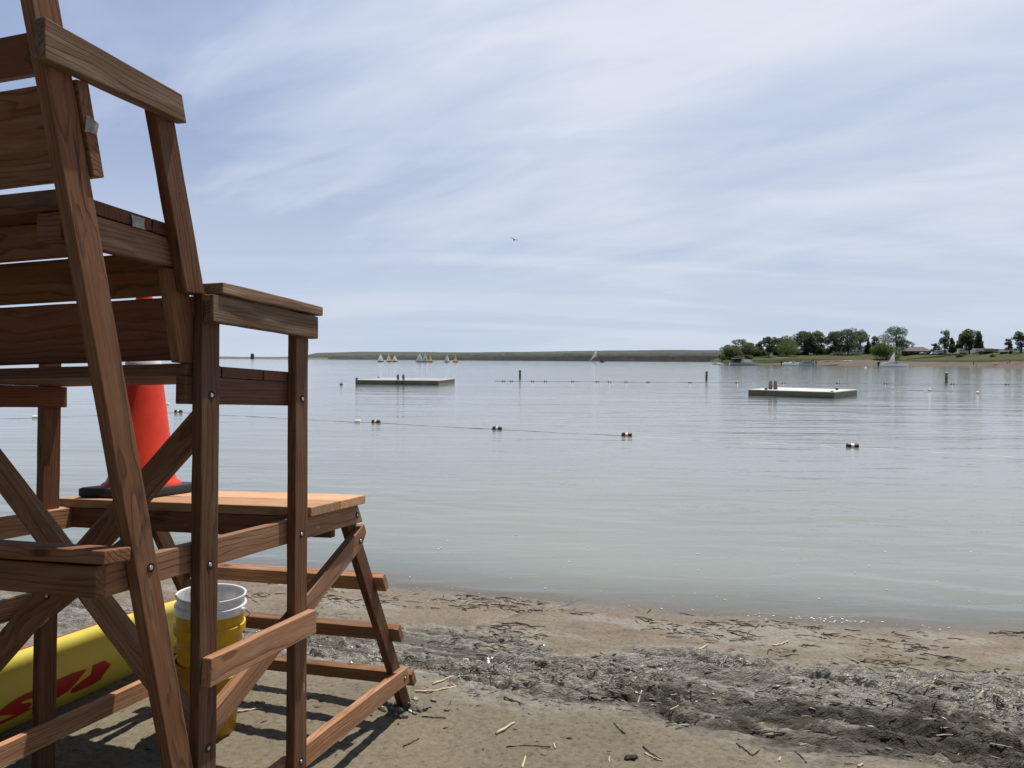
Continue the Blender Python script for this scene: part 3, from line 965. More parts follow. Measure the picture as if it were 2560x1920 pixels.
board_m = CM @ Matrix.Translation(CB + Vector((-0.2, 0, 0)))
bx = Matrix((Vector((1, 0, 0)), TB, NB)).transposed().to_4x4()
board = empty('rescue_board', mat=board_m @ bx)
tag(board, 'yellow rescue paddleboard with red lettering lying on its edge beside the chair', 'rescue board')
bm = bmesh.new()
rows = []
for i in range(61):
    x = -1 + 2 * i / 60
    x = math.copysign(abs(x) ** 0.8, x)
    u = x * 1.6195 + 0.10
    uu = u - 0.20
    row = []
    for k in range(48):
        a = 2 * math.pi * k / 48
        sx = math.copysign(abs(math.cos(a)) ** 0.62, math.cos(a)) * b_half(uu)
        nn = b_n(uu, sx) * (1 if math.sin(a) >= 0 else -1)
        if abs(math.sin(a)) < 1e-6: nn = 0
        row.append((u, sx, nn))
    rows.append(row)
loft(bm, rows)
build('board_body', bm, YEL_BOARD, board, True)
BMI = (board_m @ bx).inverted()


def on_board(px, py):
    """where a sight line meets the deck plane: (along, across)"""
    r = ray(px, py)
    o = BMI @ Vector((0, 0, H)); d = BMI.to_3x3() @ r
    k = (HT - o.z) / d.z
    p = o + d * k
    return p.x, p.y


def mark(name, pts, lift=0.0016):
    bm = bmesh.new()
    vs = [bm.verts.new((x, y, 0)) for x, y in pts]
    f = bm.faces.new(vs)
    bmesh.ops.triangulate(bm, faces=[f])
    bmesh.ops.subdivide_edges(bm, edges=list(bm.edges), cuts=3, use_grid_fill=True)
    for v in bm.verts: v.co.z = b_n(v.co.x - 0.20, v.co.y) + lift
    for f in bm.faces:
        if f.normal.z < 0: f.normal_flip()
    me = bpy.data.meshes.new(name); bm.to_mesh(me); bm.free()
    return link(name, me, RED_MARK, board, True)


zz = lambda L: [on_board(x / 3.457, 1440 + y / 3.457) for x, y in L]
mark('lettering', zz([(345, 968), (210, 1022), (90, 1092), (-30, 1190), (-30, 1215), (40, 1202), (150, 1195), (230, 1160), (278, 1104), (250, 1090), (180, 1105), (196, 1082), (345, 1035)]))
mark('lettering', zz([(345, 1112), (240, 1165), (130, 1222), (-30, 1300), (-30, 1270), (100, 1212), (235, 1150)]))
mark('lettering', zz([(440, 925), (530, 882), (640, 833), (750, 804), (690, 882), (600, 985), (500, 1050), (430, 1078), (440, 1040), (520, 985), (575, 932), (612, 898), (575, 900), (500, 945), (440, 975)]))
mark('lettering', zz([(604, 1012), (622, 972), (700, 915), (735, 918), (742, 928), (800, 905), (832, 875), (782, 888), (745, 905), (700, 915), (785, 855), (800, 775), (905, 725), (960, 760), (885, 862), (870, 895), (800, 937), (700, 985), (640, 1012)][:2] + [(700, 912), (785, 852), (800, 772), (900, 730), (958, 762), (885, 862), (870, 895), (800, 937), (700, 985), (640, 1012)]))
# red pin line and a short flash on the upper rail
def rail_strip(name, u0, u1, ang0, ang1, wid, n=24):
    bm = bmesh.new()
    prev = None
    for i in range(n + 1):
        f = i / n
        u = u0 + (u1 - u0) * f
        a = ang0 + (ang1 - ang0) * f
        row = []
        for k in range(4):
            aa = a + (k / 3 - 0.5) * wid * (0.35 + 1.3 * math.sin(math.pi * min(max(f, 0.04), 0.96)) if ang0 != ang1 else 1)
            sx = -math.copysign(abs(math.cos(aa)) ** 0.62, math.cos(aa)) * b_half(u - 0.20)
            nn = b_n(u - 0.20, sx) * (1 if math.sin(aa) >= 0 else -1)
            nrm = Vector((0, sx / HW ** 2 * 0.02, nn / HT ** 2 * 0.02)).normalized() if True else None
            row.append(bm.verts.new(Vector((u, sx, nn)) + nrm * 0.0018))
        if prev:
            for k in range(3): bm.faces.new((prev[k], prev[k + 1], row[k + 1], row[k]))
        prev = row
    return build(name, bm, RED_MARK, board, True)


rail_strip('pin_line', -1.25, 1.30, -0.30, -0.30, 0.16, 50)
rail_strip('rail_flash', 0.70, 0.84, 0.02, 0.42, 0.13, 16)

# ------------------------------------------------------------------ float lines, buoys, swim rafts
MAROON = paint('dark_maroon_plastic', (0.055, 0.014, 0.014), 0.45, 0.3, 20)
FWHITE = paint('white_float_plastic', (0.74, 0.73, 0.72), 0.4, 0.25, 20)
ROPE = paint('wet_dark_rope', (0.11, 0.105, 0.105), 0.6, 0.4, 60)
ROPEW = paint('pale_rope', (0.62, 0.62, 0.60), 0.5, 0.3, 60)


def float_proto(kind):
    o = empty('rope_float')
    prof = [(0.0, -0.125), (0.052, -0.125), (0.068, -0.108), (0.070, -0.050)]
    bm = bmesh.new()
    if kind == 'white':
        lathe(bm, [(0, -0.10), (0.05, -0.10), (0.068, -0.082), (0.068, 0.082), (0.05, 0.10), (0, 0.10)], 20)
        bmesh.ops.rotate(bm, verts=bm.verts, matrix=Matrix.Rotation(math.pi / 2, 3, 'Y'))
        build('float_body', bm, FWHITE, o, True).modifiers.new('e', 'EDGE_SPLIT')
        caps = []
    else:
        lathe(bm, [(0.02, -0.036), (0.066, -0.036), (0.066, 0.036), (0.02, 0.036)], 20)
        bmesh.ops.rotate(bm, verts=bm.verts, matrix=Matrix.Rotation(math.pi / 2, 3, 'Y'))
        build('float_body', bm, FWHITE, o, True).modifiers.new('e', 'EDGE_SPLIT')
        for s in (-1, 1):
            bm = bmesh.new()
            lathe(bm, [(0.0, s * 0.135), (0.050, s * 0.135), (0.068, s * 0.118), (0.074, s * 0.095), (0.074, s * 0.035), (0.0, s * 0.035)], 20)
            bmesh.ops.rotate(bm, verts=bm.verts, matrix=Matrix.Rotation(math.pi / 2, 3, 'Y'))
            build('end_collar', bm, MAROON, o, True).modifiers.new('e', 'EDGE_SPLIT')
    return o


PF = {'band': float_proto('band'), 'white': float_proto('white')}
USED = set()


def place(proto, key, loc, rz, label, cat, group):
    o = proto if key not in USED else copy_tree(proto)
    USED.add(key)
    o.location = loc
    o.rotation_euler = (0, 0, rz)
    tag(o, label, cat, group)
    return o


near = [(90, 1045, 'white', 'white rope float seen left of the far chair post'),
        (446, 1031, 'band', 'maroon and white rope float showing beside the red cone'),
        (895, 1056, 'white', 'small all white rope float right of the chair, next to a banded one'),
        (940, 1057, 'band', 'banded rope float right beside the small white one'),
        (1243, 1074, 'band', 'banded rope float on the near line, below the left buoy post'),
        (1567, 1090, 'band', 'banded rope float in the middle of the near line, left of the right raft'),
        (2131, 1118, 'band', 'closest banded rope float, below the right swim raft')]
npts = []
for px, py, k, lab in near:
    p = at(px, py, 0.0)
    npts.append(p)
    place(PF[k], k, (p.x, p.y, 0.022), math.radians(-14) if px > 500 else math.radians(8), lab, 'float', 'floats on the near swim line')
p = at(418, 1012, 0)
place(PF['white'], 'white', (p.x, p.y, 0.02), 0.1, 'white rope float just behind the cone, above the banded one', 'float', 'floats on the near swim line')


def rope(name, pts, label, z=0.006, r=0.010, mat=None, dip=0.03, sag=True):
    P = []
    for i, (a, b) in enumerate(zip(pts, pts[1:])):
        n = max(4, int((b - a).length / 0.35))
        for k in range(n):
            f = k / n
            q = a.lerp(b, f)
            s = 4 * f * (1 - f)
            wob = 0.06 * math.sin(q.x * 2.1 + q.y)
            e = min(f, 1 - f) * (b - a).length
            P.append((q.x, q.y + wob * s, z - dip * min(1.0, max(0.0, (e - 0.25) / 0.7)) * (0.70 + 0.9 * math.sin(q.x * 5.3 + 1) * math.sin(q.x * 1.9)) if sag else z))
    P.append((*pts[-1][:2], z))
    bm = bmesh.new()
    path_tube(bm, P, r, 6)
    return tag(build(name, bm, mat or ROPE, None, True), label, 'rope')


ext = [at(-420, 1058)] + npts + [at(2452, 1137), at(2760, 1158)]
ext.sort(key=lambda p: p.x)
cut = [k for k, q in enumerate(ext) if q.x > 2.9][0]
rope('float_rope', ext[:cut + 1], 'dark rope joining the near row of swim floats across the water', 0.002, 0.0062, ROPE, 0.004)
rope('float_rope', ext[cut:], 'rope running right from the middle float, coloured pale to show its glints', -0.001, 0.0075, ROPEW, 0.006)  # this stretch is coloured pale to stand for glints on the rope
farf = [(1259, 953.2), (1279, 953.3), (1331, 953.5), (1364, 953.8), (1431, 954.2), (1493, 954.8), (1524, 955), (1565, 955.3), (1620, 955.8), (1725, 956.6), (1843, 957.2), (1959, 958), (2095, 958.8), (2213, 959.6), (2381, 961), (2517, 962)]
fl = ['farthest left float of the distant line, left of the left buoy post', 'float of the distant line just left of the left buoy post', 'float of the distant line just right of the left buoy post',
      'second float right of the left buoy post on the distant line', 'lone float of the distant line between two gaps, below the far dark boat', 'first of three close floats on the distant line', 'middle of three close floats on the distant line',
      'last of three close floats on the distant line', 'faint low float at the end of the middle run of the distant line', 'float of the distant line left of the middle buoy post', 'float of the distant line right of the middle buoy post',
      'float of the distant line behind the wooden handles of the right raft', 'float of the distant line behind the right end of the right raft', 'float of the distant line below the white motorboat', 'float of the distant line below the right buoy post', 'rightmost float of the distant line']
fp = []
for (px, py), lab in zip(farf, fl):
    p = at(px, py, 0)
    fp.append(p)
    place(PF['band'], 'band', (p.x, p.y, 0.03), math.radians(-4), lab, 'float', 'floats on the distant swim line')
rope('float_rope', [at(1236, 953)] + fp + [at(2700, 963.5)], 'thin dark rope joining the distant row of floats', 0.006, 0.020, None, 0.012)

FADED = paint('faded_band', (0.42, 0.40, 0.40), 0.6)
BUOY = paint('dark_post_paint', (0.105, 0.095, 0.10), 0.6, 0.3, 5)
proto = None
for px, py, hh_, lab in ((1300, 944.3, 0.88, 'dark marker buoy post standing in the water left of centre'), (1766, 949, 0.92, 'dark marker buoy post standing in the water near the moored sailboat'), (2366, 955.6, 0.98, 'dark marker buoy post standing in the water on the right, white tipped')):
    p = at(px, py, 0)
    if proto is None:
        o = proto = empty('marker_buoy')
        bm = bmesh.new(); lathe(bm, [(0, -0.4), (0.125, -0.4), (0.125, 0.86), (0.10, 0.875), (0, 0.875)], 20); build('buoy_post', bm, BUOY, o, True).modifiers.new('e', 'EDGE_SPLIT')
        bm = bmesh.new(); lathe(bm, [(0.127, 0.83), (0.128, 0.872), (0.104, 0.885), (0, 0.888)], 20); build('cap', bm, FWHITE, o, True).modifiers.new('e', 'EDGE_SPLIT')
        for z0, z1 in ((0.10, 0.14), (0.55, 0.59)):
            bm = bmesh.new(); lathe(bm, [(0.1255, z0), (0.128, z0), (0.128, z1), (0.1255, z1)], 20)
            build('pale_band', bm, FADED, o, True)
    else:
        o = copy_tree(proto)
    o.location = (p.x, p.y, 0.0); o.scale = (1, 1, hh_ / 0.88)
    o.rotation_euler = (0.02, 0.01, px)
    tag(o, lab, 'buoy', 'marker buoy posts')

DECK = paint('white_deck', (0.60, 0.585, 0.55), 0.7, 0.35, 0.9)
SKIRT = None
t = NT('raft_skirt')
tc = t.n('TexCoord').outputs['Object']
nz = t.noise(t.mapping(tc, (0.7, 0.7, 3)), 2.2, 5, 0.65)
c = t.mix(t.ramp(nz.outputs['Fac'], [(0.3, 0.0), (0.7, 1.0)]), (0.10, 0.092, 0.072), (0.19, 0.175, 0.14))
SKIRT = t.done(t.pbsdf(c, 0.75, None, 0.3))
HANDLE = paint('weathered_handle', (0.20, 0.165, 0.125), 0.6, 0.3, 12)
HMETAL = paint('dull_handle_metal', (0.16, 0.155, 0.165), 0.4, 0.2, 12, metal=0.4)


DECKG = paint('grey_deck', (0.38, 0.37, 0.345), 0.75, 0.35, 0.9)


def raft(label, a, b, c_, hgt, handles, metal, cleats, ext_=1.0):
    a, b, c_ = (Vector((q.x, q.y, 0)) for q in (a, b, c_))
    Y = (c_ - b).normalized(); D = (c_ - b).length
    X = Vector((Y.y, -Y.x, 0))
    L = (b - a).dot(X) * ext_; a = b - X * L
    m = Matrix((X, Y, Vector((0, 0, 1)))).transposed().to_4x4(); m.translation = a
    o = empty('swim_raft', mat=m)
    tag(o, label, 'swim raft', 'swim rafts on the lake')
    bm = bmesh.new()
    box(bm, 0, L, 0, D, -0.25, hgt - 0.05, 0.02)
    for k in range(1, 5): box(bm, L * k / 5 - 0.012, L * k / 5 + 0.012, -0.006, 0.01, 0.0, hgt - 0.06)
    build('skirt', bm, SKIRT, o)
    n = 14
    bm = bmesh.new()
    for k in range(n): box(bm, -0.03, L + 0.03, -0.03 + (D + 0.06) * k / n + 0.004, -0.03 + (D + 0.06) * (k + 1) / n - 0.004, hgt - 0.049, hgt, 0.008)
    build('deck', bm, DECKG if metal else DECK, o)
    for hx, hy, hh_ in handles:
        bm = bmesh.new()
        if metal:
            path_tube(bm, [(hx, hy - 0.04, hgt - 0.3), (hx, hy - 0.05, hgt + hh_ * 0.5), (hx, hy, hgt + hh_ * 0.93), (hx, hy + 0.10, hgt + hh_), (hx, hy + 0.24, hgt + hh_ * 0.93), (hx, hy + 0.30, hgt + hh_ * 0.5), (hx, hy + 0.31, hgt - 0.02)], 0.05, 8)
        else:
            loft(bm, [[(hx - w, hy - 0.03, z), (hx + w, hy - 0.03, z), (hx + w, hy + 0.05, z), (hx - w, hy + 0.05, z)] for w, z in ((0.115, hgt - 0.02), (0.10, hgt + hh_ * 0.5), (0.075, hgt + hh_ * 0.9), (0.045, hgt + hh_))])
        build('ladder_handle', bm, HMETAL if metal else HANDLE, o, metal)
    for hx, hy, hh_ in cleats:
        bm = bmesh.new(); box(bm, hx - 0.07, hx + 0.07, hy - 0.06, hy + 0.06, hgt - 0.01, hgt + hh_, 0.02); box(bm, hx - 0.10, hx + 0.10, hy - 0.03, hy + 0.03, hgt + hh_ * 0.6, hgt + hh_ * 0.85, 0.01)
        build('cleat', bm, BUOY, o)
    return o


ra, rb_, rc = at(1870, 990, 0), at(2084.7, 996.2, 0), at(2142.6, 989, 0)
raft('larger looking swim raft on the right with pale deck and two wooden handles', ra, rb_, rc, 0.355, [(0.95, 0.95, 0.50), (1.22, 1.0, 0.50)], False, [(1.0, 0.12, 0.11), (4.1, 2.9, 0.12), (4.6, 0.2, 0.05)], 1.055)
la, lb, lc = at(888, 960.5, 0), at(1096, 962.6, 0), at(1137, 956.5, 0)
raft('swim raft on the left by the chair with dark side and two metal ladder hoops', la, lb, lc, 0.345, [(3.38, 0.02, 0.45), (3.82, 0.02, 0.45)], True, [(0.08, 0.1, 0.17)])
bm = bmesh.new()
bmesh.ops.create_icosphere(bm, subdivisions=2, radius=0.13)
for v in bm.verts: v.co.z *= 0.9
tube(bm, (0, 0, 0.10), (0.03, 0, 0.19), 0.03, 0.02, 8)
o = build('mooring_ball', bm, BUOY, None, True); p = at(853, 962, 0); o.location = (p.x, p.y, 0.03)
tag(o, 'small dark mooring ball left of the left raft', 'mooring ball', 'small mooring balls')
for px, py, mt, lab in ((947, 946, BUOY, 'small dark mooring ball behind the left raft'), (2164, 920.5, FWHITE, 'white mooring ball left of the white motorboat'), (2324, 977, FWHITE, 'white mooring ball at the left end of the glittering rope'), (2444, 984, FWHITE, 'white mooring ball floating alone right of the right raft')):
    q = o.copy(); q.data = o.data.copy(); q.data.materials[0] = mt; COL.objects.link(q)
    p = at(px, py, 0); q.location = (p.x, p.y, 0.05); q.rotation_euler = (0, 0.1, px)
    s = 0.9 if py > 940 else 3.0
    q.scale = (s, s, s)
    tag(q, lab, 'mooring ball', 'small mooring balls')
rope('mooring_line', [at(2226, 974), at(2251, 974.5), at(2308, 977.2)], 'short pale rope lying on the water right of the right raft', 0.02, 0.022, ROPEW, 0.0, False)
rope('mooring_line', [at(2326, 977.4), at(2384, 979.2)], 'second pale rope on the water, right of a white mooring ball', 0.02, 0.022, ROPEW, 0.0, False)

# ------------------------------------------------------------------ far shore
def ground_mat(name, a, b, sc=0.05, c3=None):
    t = NT(name)
    tc = t.n('TexCoord').outputs['Object']
    nz = t.noise(t.mapping(tc, (1, 1, 2)), sc, 6, 0.62)
    c = t.mix(t.ramp(nz.outputs['Fac'], [(0.36, 0.0), (0.64, 1.0)]), a, b)
    if c3:
        c = t.mix(t.ramp(t.noise(tc, sc * 3.1, 4, 0.6).outputs['Fac'], [(0.55, 0.0), (0.70, 0.8)]), c, c3)
    return t.done(t.pbsdf(c, 0.95, None, 0.1))


def strip(name, cols, mat, seed=1, amp=0.0, sub=5, fr=0.004, kind='structure'):
    """terrain lofted over columns of world points (same count each), interpolated and roughened"""
    bm = bmesh.new()
    n = len(cols[0][1])
    R = []
    xs_ = np.array([c[0] for c in cols], float)
    P = np.array([[tuple(p) for p in c[1]] for c in cols])        # ncol, n, 3
    qs = np.linspace(xs_[0], xs_[-1], int((xs_[-1] - xs_[0]) * sub) + 2)
    for q in qs:
        pts = np.stack([[np.interp(q, xs_, P[:, j, k]) for k in range(3)] for j in range(n)])
        row = []
        for j in range(n - 1):
            for f in np.linspace(0, 1, 5)[:-1]: row.append(pts[j] * (1 - f) + pts[j + 1] * f)
        row.append(pts[-1])
        R.append(row)
    R = np.array(R)
    if amp:
        nz = fbm(R[..., 0] * fr * 10, R[..., 1] * fr * 10, seed, 5, 0.6) - 0.45
        R[..., 2] += amp * nz * np.linspace(0, 1, R.shape[1])[None, :] ** 0.7
    V = [[bm.verts.new(p) for p in row] for row in R]
    for A, B in zip(V, V[1:]):
        for k in range(len(A) - 1): bm.faces.new((A[k], B[k], B[k + 1], A[k + 1]))
    o = build(name, bm, mat, None, True)
    return tag(o, kind=kind)


FS = 1500.0
M_HILL = ground_mat('hazed_hill_grass', (0.062, 0.074, 0.062), (0.078, 0.088, 0.072), 0.004, (0.050, 0.063, 0.054))  # distance haze mixed into the grass colour as grey-blue
M_SCRUB = ground_mat('hazed_scrub_cover', (0.042, 0.048, 0.044), (0.064, 0.065, 0.060), 0.03, (0.027, 0.035, 0.031))  # scrub colour greyed in the same way for haze
M_BANK = ground_mat('far_bank_stone', (0.12, 0.105, 0.10), (0.16, 0.14, 0.13), 0.05)
cols = []
for px, top in ((-900, 883), (420, 889), (640, 893), (752, 892), (790, 883), (900, 880), (1100, 880.5), (1300, 880), (1480, 877), (1640, 875.5), (1850, 875.2), (2300, 874), (2700, 872), (3600, 868)):
    b = far(px, 897, FS + 60); b.z = -1
    m_ = far(px, min(top + 9, 898), FS + 260); m2_ = far(px, top, FS + 700); k_ = far(px, top + 1.2, FS + 1300)
    cols.append((px / 40.0, [b, m_, m2_, k_]))
strip('hills', cols, M_HILL, 5, 5.0, 3, 0.0006)
cols = []
for px, top in ((760, 894), (800, 892), (900, 890), (1000, 889), (1100, 889), (1200, 886), (1400, 885), (1600, 884), (1800, 884), (1960, 885)):
    b = far(px, 900, FS); b.z = -0.5
    t0 = far(px, top + 5, FS + 10); t1 = far(px, top, FS + 40); t2 = far(px, top + 3, FS + 120)
    cols.append((px / 20.0, [b, t0, t1, t2]))
o = strip('shoreline_scrub', cols, M_SCRUB, 9, 9.0, 8, 0.010, 'stuff')
tag(o, 'low dark band of scrub along the far shore', 'scrub')
# dam to the left
cols = []
for px in (-900, 200, 560, 700, 775, 820):
    b = far(px, 899, FS - 40); b.z = -0.5
    t0 = far(px, 892.2 if px < 720 else 894, FS - 15); t1 = far(px, 892.0 if px < 720 else 894, FS - 5); t2 = far(px, 897, FS + 20)
    cols.append((px / 20.0, [b, t0, t1, t2]))
bm = bmesh.new()
R = [[bm.verts.new(p) for p in c_[1]] for c_ in cols]
for A, B in zip(R, R[1:]):
    for k in range(3): bm.faces.new((A[k], B[k], B[k + 1], A[k + 1]))
tag(build('dam', bm, M_BANK), 'long low grey dam embankment on the far left shore', 'dam')
p = far(631, 899, FS - 60)
it = empty('intake_tower', (p.x, p.y, 0)); tag(it, 'small dark round intake tower standing at the far left dam', 'tower')
TOWERM = paint('dark_concrete', (0.06, 0.062, 0.075), 0.8, 0.3, 0.3)
bm = bmesh.new(); lathe(bm, [(0, -1), (3.2, -1), (3.2, 7.2), (3.5, 7.4), (3.5, 8.0), (0, 8.0)], 20); build('tower_shaft', bm, TOWERM, it)
bm = bmesh.new(); lathe(bm, [(3.3, 8.0), (2.9, 9.4), (1.6, 10.6), (0, 11.0)], 20); build('tower_roof', bm, TOWERM, it)
TWIN = paint('tower_window', (0.02, 0.02, 0.025), 0.3)
for k in range(8):
    bm = bmesh.new(); box(bm, 3.05, 3.3, -0.4, 0.4, 4.2, 6.0); bmesh.ops.rotate(bm, verts=bm.verts, matrix=Matrix.Rotation(k * math.pi / 4, 3, 'Z'))
    build('window', bm, TWIN, it)

# ------------------------------------------------------------------ right-hand point of land
M_GRASS = ground_mat('park_grass', (0.050, 0.060, 0.023), (0.074, 0.080, 0.034), 0.08, (0.040, 0.043, 0.020))
M_BEACH = ground_mat('far_beach_sand', (0.112, 0.093, 0.077), (0.136, 0.112, 0.094), 0.12)
M_REEDS = ground_mat('bank_weeds', (0.030, 0.038, 0.016), (0.060, 0.060, 0.030), 0.20, (0.018, 0.018, 0.012))
M_PATH = ground_mat('park_path_gravel', (0.22, 0.20, 0.16), (0.26, 0.235, 0.19), 0.3)
#        px   depth  beach top  bank top  ridge   (photo rows)
LAND = [(1786, 455, 911.0, 907, 903),
        (1808, 440, 910.3, 901, 893),
        (1850, 440, 909.8, 900.5, 890),
        (1920, 450, 909.0, 899.0, 888),
        (2000, 460, 906.5, 897, 887),
        (2065, 460, 900.5, 897.0, 886),
        (2200, 450, 898.5, 897.5, 885),
        (2254, 440, 903.5, 900, 885.5),
        (2350, 400, 905, 901, 885),
        (2444, 350, 906, 900, 883),
        (2560, 295, 903.5, 898, 881),
        (2760, 270, 903.5, 897, 878)]


def land_pts(px):
    a = np.array(LAND, float)
    D, y1, y2, y3 = (np.interp(px, a[:, 0], a[:, k]) for k in (1, 2, 3, 4))
    s = far(px, 900, D); s.z = -0.25
    s0 = far(px, 900, D - 12); s0.z = -0.9
    b = far(px, y1, D + 14); c_ = far(px, y2, D + 20); r = far(px, y3, D + 62)
    k = far(px, y3, D + 62); k2 = far(px, 880, D + 260); k2.z = k.z - 0.5; k2.x = k.x * 1.35; k2.y = k.y + 200
    return s0, s, b, c_, r, k2


cols = [(a[0] / 10.0, list(land_pts(a[0])[:3])) for a in LAND]
strip('shore_sand', cols, M_BEACH, 12, 0.25, 4, 0.02)
cols = [(a[0] / 10.0, [p + Vector((0, 0, 0.004)) for p in land_pts(a[0])[2:4]]) for a in LAND]
o = strip('bank', cols, M_REEDS, 14, 0.5, 6, 0.05)
cols = [(a[0] / 10.0, list(land_pts(a[0])[3:])) for a in LAND]
strip('park_lawn', cols, M_GRASS, 16, 0.35, 4, 0.006)


def land_at(px, f):
    """point on the lawn: f = 0 at the bank's top, 1 on the ridge"""
    q = land_pts(px)
    return q[3].lerp(q[4], f)


def ribbon(name, pts, w, mat):
    bm = bmesh.new()
    L = []
    for i, p in enumerate(pts):
        d = (pts[min(i + 1, len(pts) - 1)] - pts[max(i - 1, 0)]); d.z = 0; d.normalize()
        nrm = Vector((-d.y, d.x, 0)) * w / 2
        L.append((bm.verts.new(p + nrm + Vector((0, 0, 0.30))), bm.verts.new(p - nrm + Vector((0, 0, 0.22)))))
    for A, B in zip(L, L[1:]): bm.faces.new((A[0], A[1], B[1], B[0]))
    return tag(build(name, bm, mat), kind='structure')


ribbon('path', [land_at(2266 + 15 * k, 0.10 + 0.082 * k) for k in range(11)], 3.4, M_PATH)
ribbon('path', [land_at(1932 + 11 * k, 0.18 + 0.05 * k) for k in range(6)], 2.6, M_PATH)
ribbon('road', [land_at(2240 + 18 * k, 0.93 + 0.004 * k) for k in range(9)], 4.5, M_PATH)


# trees
def leaf_mat(name, a, b, tr=0.25):
    t = NT(name)
    tc = t.n('TexCoord').outputs['Object']
    nz = t.noise(tc, 0.55, 4, 0.65)
    c = t.mix(t.ramp(nz.outputs['Fac'], [(0.35, 0.0), (0.66, 1.0)]), a, b)
    pb = t.pbsdf(c, 0.7, None, 0.2)
    tl = t.n('BsdfTranslucent'); t.l(c, tl.inputs['Color'])
    mx = t.n('MixShader', i_0=tr); t.l(pb, mx.inputs[1]); t.l(tl.outputs[0], mx.inputs[2])
    return t.done(mx.outputs[0])


L_DARK = leaf_mat('dark_cottonwood_leaves', (0.058, 0.086, 0.040), (0.122, 0.158, 0.072), 0.40)
L_MID = leaf_mat('green_leaves', (0.056, 0.086, 0.030), (0.115, 0.148, 0.058))
L_WIL = leaf_mat('bright_willow_leaves', (0.060, 0.095, 0.020), (0.105, 0.150, 0.035))
L_PALE = leaf_mat('pale_silvery_leaves', (0.10, 0.115, 0.085), (0.19, 0.20, 0.16))
L_RED = leaf_mat('bare_reddish_twigs', (0.10, 0.065, 0.055), (0.17, 0.11, 0.09), 0.05)
BARK = paint('bark', (0.075, 0.058, 0.042), 0.9, 0.4, 2)


def crown_mesh(bm, blobs, n, size, rng, holes=0.28):
    tot = sum(b[3] * b[4] * b[5] for b in blobs)
    for (cx_, cy_, cz_, rx, ry, rz) in blobs:
        m = max(30, int(n * rx * ry * rz / tot))
        hs = [(rng.uniform(-0.9, 0.9), rng.uniform(-0.9, 0.9), rng.uniform(-0.9, 0.9)) for _ in range(3)]
        for _ in range(m):
            while True:
                v = Vector((rng.uniform(-1, 1), rng.uniform(-1, 1), rng.uniform(-1, 1)))
                if v.length < 1: break
            v = v.normalized() * (v.length ** 0.45)
            if any((v - Vector(h)).length < holes for h in hs): continue
            v *= rng.uniform(0.82, 1.10)
            p = Vector((cx_ + v.x * rx, cy_ + v.y * ry, cz_ + v.z * rz))
            d1 = Vector((rng.gauss(0, 1), rng.gauss(0, 1), rng.gauss(0, 1))).normalized()
            d2 = d1.orthogonal().normalized()
            s = size * rng.uniform(0.6, 1.35)
            a, b = d1 * s * 0.5, d2 * s * 0.36
            bm.faces.new([bm.verts.new(p + q) for q in (-a, -b, a, b)])


def tree(name, base, hgt, wid, style, mat, label, group, seed, cat='tree', trunk_f=0.22):
    rng = random.Random(seed)
    o = empty(name, base, 0)
    tag(o, label, cat, group)
    r = wid / 2
    blobs = []
    tf = trunk_f
    if style == 'slim':
        for k in range(6):
            f = k / 5
            blobs.append((rng.gauss(0, r * .12), rng.gauss(0, r * .12), hgt * (0.2 + 0.7 * f), r * (0.85 - 0.5 * f), r * (0.85 - 0.5 * f), hgt * 0.14))
    elif style == 'conifer':
        for k in range(7):
            f = k / 6
            blobs.append((0, 0, hgt * (0.14 + 0.80 * f), r * (1 - 0.88 * f), r * (1 - 0.88 * f), hgt * 0.11))
    elif style == 'bush':
        for k in range(9):
            a = rng.uniform(0, 6.28)
            blobs.append((math.cos(a) * r * rng.uniform(0.1, 0.55), math.sin(a) * r * rng.uniform(0.1, 0.55), hgt * rng.uniform(0.25, 0.62), r * rng.uniform(0.4, 0.6), r * rng.uniform(0.4, 0.6), hgt * rng.uniform(0.24, 0.36)))
    elif style == 'open':
        for k in range(17):
            a = rng.uniform(0, 6.28); q = rng.uniform(0.10, 0.80)
            z = rng.uniform(0.26, 0.94)
            q *= math.sqrt(max(0.05, 1 - ((z - 0.52) / 0.52) ** 2))
            blobs.append((math.cos(a) * r * q, math.sin(a) * r * q, hgt * z, r * rng.uniform(0.22, 0.40), r * rng.uniform(0.22, 0.40), hgt * rng.uniform(0.07, 0.13)))
    else:
        for k in range(20):
            a = rng.uniform(0, 6.28); z = rng.uniform(0.13, 0.88)
            q = math.sqrt(max(0.02, 1 - ((z - 0.44) / 0.54) ** 2)) * rng.uniform(0.25, 0.86)
            s = rng.uniform(0.28, 0.46)
            blobs.append((math.cos(a) * r * q, math.sin(a) * r * q, hgt * z, r * s, r * s, hgt * rng.uniform(0.10, 0.16)))
    bm = bmesh.new()
    area = wid * hgt
    size = 0.70 if style != 'bush' else 0.62
    crown_mesh(bm, blobs, int(min(6500, 1200 + area * 34)) if style != 'open' else int(600 + area * 16), size, rng, 0.30 if style == 'full' else 0.15)
    build('crown', bm, mat, o)
    bm = bmesh.new()
    tr = max(0.16, hgt * 0.020)
    lean = rng.gauss(0, 0.03) * hgt
    tube(bm, (0, 0, -0.5), (lean * 0.5, 0, hgt * tf * 1.5), tr * 1.35, tr, 8)
    tube(bm, (lean * 0.5, 0, hgt * tf * 1.45), (lean, 0, hgt * 0.82), tr, tr * 0.25, 7)
    for b in blobs:
        if style in ('conifer',): continue
        z0 = hgt * rng.uniform(tf * 1.0, tf * 1.5 + 0.1)
        tube(bm, (lean * 0.5, 0, z0), (b[0], b[1], b[2]), tr * 0.5, tr * 0.14, 5)
    build('trunk', bm, BARK, o)
    return o


